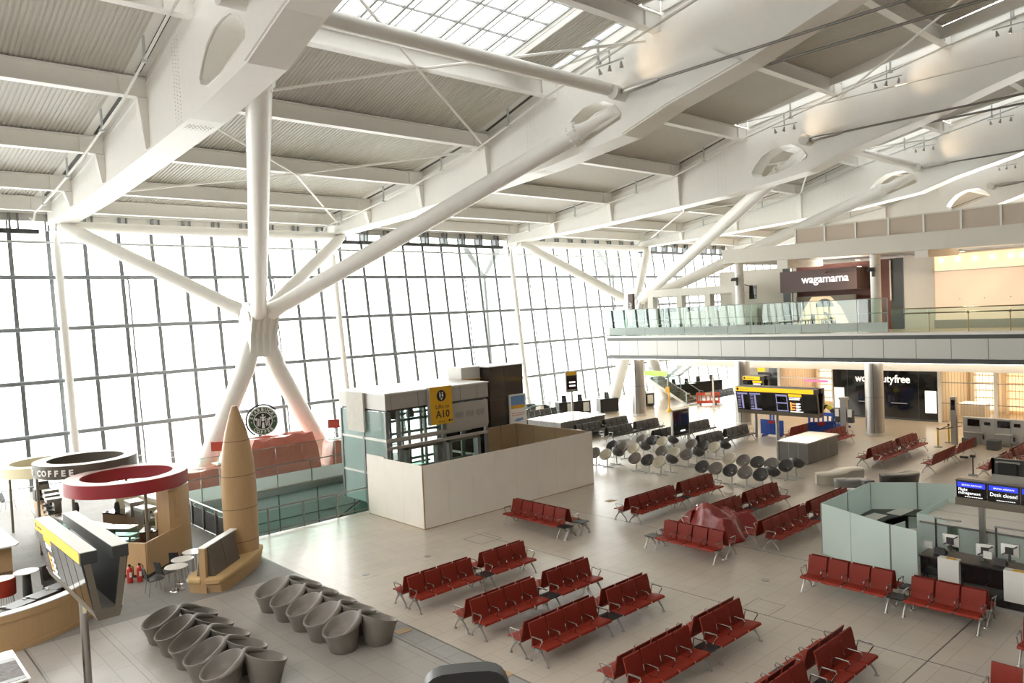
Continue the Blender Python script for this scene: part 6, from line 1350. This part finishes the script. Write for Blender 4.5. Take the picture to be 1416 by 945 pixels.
# black desks near the glazed wall
def gate_desk(x, y, w, d, label, rz=0., panels=True, k=2, h=1.08):
    t = thing('black_gate_desk', (x, y, 0), label, 'desk', 'black gate desks', rz)
    b = MB(); b.box(-w/2, w/2, -d/2, d/2, .08, h); b.build('body', M['blackplain'], t, local=True); b = MB(); b.box(-w/2+.06, w/2-.06, -d/2+.06, d/2-.06, 0, .08); b.build('foot', M['lifts'], t, local=True); b = MB(); b.box(-w/2-.03, w/2+.03, -d/2-.03, d/2+.03, h, h+.03); b.build('worktop', M['blackplain'], t, local=True)
    for i in range(k):
        xx = lerp(-w/2, w/2, (i+.7)/k)
        if panels: b = MB(); b.box(xx-.24, xx+.24, -d/2-.06, -d/2, .3, 1.0); b.build('white_panel', M['white2'], t, local=True)
        b = MB(); b.hexa([(xx-.5, 0, h+.03), (xx-.1, 0, h+.03), (xx-.1, .06, h+.03), (xx-.5, .06, h+.03), (xx-.47, .1, h+.5), (xx-.13, .1, h+.5), (xx-.13, .14, h+.5), (xx-.47, .14, h+.5)]); b.build('monitor', M['darkm'], t, local=True)
    return t
gate_desk(43.0, 40.6, 2.6, .9, 'long black gate desk with white panels right of the tall info sign', -.45); gate_desk(45.75, 39.5, 1.5, 1.0, 'plain black gate desk in front of the leaning white leg', -.5, panels=False, k=1)
gate_desk(49.6, 38.8, 1.3, .8, 'black gate desk just right of the left round column', -.4, k=1); gate_desk(57.0, 40.5, 2.6, .8, 'black gate desk under the balcony beyond the stairs', -.4, panels=False, k=2); gate_desk(60.4, 40.2, 3.0, .9, 'black gate desk under the balcony, farthest to the right', -.4, panels=False, k=2)
for i, (x, y, h) in enumerate(((45.75, 39.5, 1.11), (49.6, 38.9, 1.11))):
    t = thing('microphone_stand', (x, y, h), 'small desk lamp stand on the black gate desk %s' % ('in front of the leaning leg', 'by the left round column')[i], 'lamp'); b = MB(); b.cyl((x, y, h), (x, y, h+.8), .02, seg=6); b.build('pole', M['mull'], t); b = MB(); b.beam((x, y, h+.8), (x+.45, y-.2, h+.85), .12, .05); b.build('head', M['ringc'], t)
# escalator head and rails by the glazed wall
t = thing('green_glass_escalator', (41, 42.5, 0), 'green glass escalator head with curved handrails by the glazed wall', 'escalator')
for y in (41.6, 42.9): 
    b = MB(); b.extr([(36.5, y, .1), (41.2, y, .1), (41.5, y, .5), (41.2, y, .95), (39.5, y, .95), (36.5, y, .3)], (0, .04, 0)); b.build('balustrade', M['G_green'], t); b = MB(); b.tube([(36.3, y+.02, .3), (38.0, y+.02, .75), (39.5, y+.02, 1.0), (41.0, y+.02, 1.0), (41.4, y+.02, .8), (41.5, y+.02, .45)], .05); b.build('handrail', M['tealdark'], t)
b = MB(); b.box(36.5, 41.6, 41.6, 42.94, 0, .1); b.build('deck', M['steel'], t)
railing('guard_rail', [(42.0, 42.3), (44.0, 43.9)], 1.2, 'pale green glass guard rail between the escalator head and gate desks', posts=.8, glass_h=(.1, 1.1), gm='G_green', m='mull')
t = thing('yellow_floor_cleaner', (35.2, 40.9, 0), 'small yellow and black cleaning machine right of the dark totem', 'cleaning machine'); b = MB(); b.hexa([(34.7, 40.5, .1), (35.7, 40.5, .1), (35.7, 41.2, .1), (34.7, 41.2, .1), (34.8, 40.55, .6), (35.6, 40.55, .75), (35.6, 41.15, .75), (34.8, 41.15, .6)]); b.build('body', M['yellowp'], t); b = MB(); b.tube([(35.6, 40.85, .6), (36.0, 40.85, 1.05)], .03, 6); b.build('handle', M['darkm'], t)
b = MB()
for x in (34.9, 35.5): b.cyl((x, 40.45, .12), (x, 41.25, .12), .12, seg=12)
b.build('wheels', M['blackplain'], t)
# stairs up to the balcony
t = thing('staircase', (52.5, 38, 0), 'steel staircase with glass sides climbing to the balcony at its left end', 'staircase')
for i in range(12):
    z = 2.0*(i+1)/12; y = 36.3+.31*i; b = MB(); b.box(51.8, 53.6, y, y+.34, z-.05, z); b.box(51.8, 53.6, y+.30, y+.34, z-.05, z+.14); b.build('step', M['oakd'], t)
b = MB(); b.box(51.8, 56.2, 40.0, 41.6, 1.92, 2.02); b.build('landing', M['steel'], t)
for i in range(12): z = 2.0+2.2*(i+1)/12; y = 40.0-.30*i; b = MB(); b.box(54.4, 56.2, y-.34, y, z-.06, z); b.build('step', M['mull'], t)
for x in (51.75, 53.6): b = MB(); b.extr([(x, 36.0, -.0), (x, 36.35, -.0), (x, 40.0, 1.75), (x, 41.6, 1.75), (x, 41.6, 2.05), (x, 39.9, 2.05)], (.06, 0, 0)); b.build('stringer', M['white2'], t); b = MB(); b.extr([(x+.02, 36.2, .1), (x+.02, 39.9, 2.1), (x+.02, 39.9, 3.0), (x+.02, 36.2, 1.0)], (.012, 0, 0)); b.build('glass_panel', M['G_clear'], t); b = MB(); b.tube([(x, 35.9, 1.0), (x, 36.3, 1.05), (x, 39.9, 3.05), (x, 41.5, 3.05)], .03, 6); b.build('handrail', M['steel'], t)
for x in (54.35, 56.2): b = MB(); b.extr([(x, 40.1, 1.8), (x, 40.1, 2.1), (x, 36.5, 4.5), (x, 36.5, 4.15)], (.06, 0, 0)); b.build('stringer', M['mull'], t)
for x, y in ((53.6, 36.3), (53.6, 38.1), (51.78, 36.3), (51.78, 38.1), (51.78, 39.9)): b = MB(); z = max(0, (y-36.2)*.54); b.box(x-.03, x+.03, y-.03, y+.03, z, z+1.0); b.build('post', M['steel'], t)
b = MB(); b.box(50.2, 50.25, 37.0, 39.5, 2.5, 2.9); tag(b.build('exit_sign', M['E_green']), 'small lit green sign beside the staircase', 'sign')
t = thing('wet_floor_sign', (48.1, 35.3, 0), 'yellow post sign on a splayed foot in front of the staircase', 'sign'); b = MB(); b.cyl((48.1, 35.3, .2), (48.1, 35.3, 1.9), .06, seg=8); b.lathe([(.001, .35), (.04, .35), (.3, 0), (.001, 0)], (48.1, 35.3, 0), 10); b.build('post', M['yellowp'], t); b = MB(); b.box(47.95, 48.0, 35.15, 35.5, 1.45, 1.95); b.build('panel', M['yellow'], t)
def barrier(p, q, label, m, n=5, h=1.0, infill=False):
    t = thing('plastic_barrier', ((p[0]+q[0])/2, (p[1]+q[1])/2, 0), label, 'barrier', 'plastic barriers'); P, Q = V((*p, 0)), V((*q, 0)); d = (Q-P).normalized(); L = (Q-P).length; s = d.cross(V(UP))
    b = MB()
    for z0, z1 in ((.12, .34), (h-.22, h)): b.beam(P+V((0, 0, (z0+z1)/2)), Q+V((0, 0, (z0+z1)/2)), .07, z1-z0)
    for i in range(n+1): c = P+d*(L*i/n); b.beam(c+V((0, 0, .12)), c+V((0, 0, h)), .12 if i in (0, n) else .09, .06, up=tuple(s))
    b.beam(P+V((0, 0, .55)), Q+V((0, 0, .55)), .03, .5) if infill else None
    b.build('panel', M[m], t)
    for k in (.15, .85): c = P+d*(L*k); b = MB(); b.beam(c-s*.3+V((0, 0, .06)), c+s*.3+V((0, 0, .06)), .1, .12); b.build('foot', M['darkm'] if m == 'orange' else M[m], t)
    c = (P+Q)/2; b = MB(); b.beam(c-d*.22+s*.05+V((0, 0, h-.12)), c+d*.22+s*.05+V((0, 0, h-.12)), .01, .16); b.beam(c-d*.22-s*.05+V((0, 0, h-.12)), c+d*.22-s*.05+V((0, 0, h-.12)), .01, .16); b.build('marker', M['hiss'] if m == 'blue' else M['ringc'], t)
barrier((52.5, 35.75), (53.5, 34.4), 'orange plastic barrier across the foot of the staircase', 'orange')
barrier((42.0, 24.1), (42.0, 22.75), 'blue plastic barrier below the departures screen, left one', 'blue', infill=True); barrier((42.2, 21.2), (43.2, 20.3), 'blue plastic barrier between the departures screen and red bench', 'blue', infill=True)
barrier((46.0, 23.1), (46.0, 21.6), 'blue plastic barrier with the worker bending behind it', 'blue', h=1.05); barrier((46.2, 21.5), (47.6, 21.4), 'blue plastic barrier running back towards the shopfront beside the worker', 'blue', h=1.05); barrier((45.4, 25.4), (45.4, 25.0), 'blue plastic barrier end showing behind the departures screen pole', 'blue', n=2)
b = MB(); b.cyl((50.9, 33.2, 0), (50.9, 33.2, 2.6), .06, seg=10); b.cyl((50.9, 33.2, 0), (50.9, 33.2, .03), .25, seg=14); tag(b.build('white_post', M['signw']), 'thin white post standing under the balcony right of the orange barrier', 'post')

# ------------------------------------------------------------------ the worker bending over the barrier
def skin_body(name, verts, edges, radii, m, parent, sub=2):
    me = bpy.data.meshes.new(name); me.from_pydata(verts, edges, []); o = bpy.data.objects.new(name, me); COL.objects.link(o)
    sk = o.modifiers.new('s', 'SKIN'); sk.use_smooth_shade = True
    for i, r in enumerate(radii): me.skin_vertices[0].data[i].radius = (r, r) if not isinstance(r, tuple) else r
    me.skin_vertices[0].data[0].use_root = True
    ss = o.modifiers.new('d', 'SUBSURF'); ss.levels = ss.render_levels = sub
    dg = bpy.context.evaluated_depsgraph_get(); me2 = bpy.data.meshes.new_from_object(o.evaluated_get(dg)); bpy.data.objects.remove(o)
    me2.name = name; me2.materials.clear(); me2.materials.append(m); me2.polygons.foreach_set('use_smooth', [True]*len(me2.polygons))
    q = bpy.data.objects.new(name, me2); COL.objects.link(q); q.parent = parent; return q
p = thing('person', (46.75, 22.1, 0), 'person in a white helmet and yellow vest bending over a blue barrier', 'person', rz=.25)
# local: +y is the way the body leans, z up
vb = [(0, -.22, .95), (0, -.12, 1.12), (0, .06, 1.30), (0, .26, 1.42), (0, .36, 1.47), (0, .44, 1.50), (0, .52, 1.50),
      (-.17, .24, 1.42), (-.25, .34, 1.20), (-.22, .52, 1.05), (-.20, .60, .98), (.17, .24, 1.42), (.25, .34, 1.20), (.22, .52, 1.05), (.20, .60, .98),
      (-.11, -.22, .90), (-.13, -.12, .48), (-.13, -.20, .10), (-.13, -.05, .05), (.11, -.22, .90), (.13, -.14, .48), (.13, -.26, .10), (.13, -.11, .05)]
eb = [(0, 1), (1, 2), (2, 3), (3, 4), (4, 5), (5, 6), (3, 7), (7, 8), (8, 9), (9, 10), (3, 11), (11, 12), (12, 13), (13, 14), (0, 15), (15, 16), (16, 17), (17, 18), (0, 19), (19, 20), (20, 21), (21, 22)]
rb = [.15, .145, .16, .13, .06, .085, .085, .075, .052, .04, .03, .075, .052, .04, .03, .10, .065, .045, .045, .10, .065, .045, .045]
body = skin_body('body', vb, eb, rb, M['navy'], p)
hd = skin_body('head', [(0, .40, 1.48), (0, .47, 1.53), (0, .53, 1.58)], [(0, 1), (1, 2)], [.055, .085, .08], M['skin'], p)
b = MB(); b.lathe([(.001, .135), (.06, .125), (.105, .08), (.125, .01), (.155, 0), (.155, -.012), (.12, -.01)], (0, .50, 1.60), 20, mtx=Matrix.Rotation(-.6, 4, 'X')); b.build('helmet', M['signw'], p, local=True)
skin_body('vest', [(0, -.16, 1.08), (0, .06, 1.305), (0, .25, 1.42), (-.15, .24, 1.42), (.15, .24, 1.42)], [(0, 1), (1, 2), (2, 3), (2, 4)], [.17, .178, .15, .09, .09], M['hivis'], p)
for s in (-1, 1):
    skin_body('hand', [(s*.20, .60, .98), (s*.195, .66, .93), (s*.19, .70, .90)], [(0, 1), (1, 2)], [.03, .036, .026], M['skin'], p, 1)
    for k in range(4): skin_body('finger', [(s*(.165+.018*k), .69, .905), (s*(.163+.018*k), .735-.004*abs(k-1), .875), (s*(.163+.018*k), .75-.004*abs(k-1), .84)], [(0, 1), (1, 2)], [.011, .009, .008], M['skin'], p, 1)
    skin_body('thumb', [(s*.17, .65, .935), (s*.14, .69, .91), (s*.135, .71, .88)], [(0, 1), (1, 2)], [.012, .010, .009], M['skin'], p, 1)
# ------------------------------------------------------------------ light
w = bpy.data.worlds.new('sky'); S.world = w; w.use_nodes = True
bg = w.node_tree.nodes['Background']; bg.inputs['Color'].default_value = (1, .985, .955, 1); bg.inputs['Strength'].default_value = 5.0
S.view_settings.view_transform = 'Standard'; S.view_settings.look = 'None'; S.view_settings.gamma = 1; S.view_settings.use_curve_mapping = False
S.view_settings.exposure = 1.04
S.cycles.use_denoising = True; S.cycles.max_bounces = 12; S.cycles.diffuse_bounces = 8; S.cycles.glossy_bounces = 3; S.cycles.transparent_max_bounces = 24; S.cycles.transmission_bounces = 4
S.cycles.sample_clamp_indirect = 6; S.cycles.caustics_reflective = False; S.cycles.caustics_refractive = False
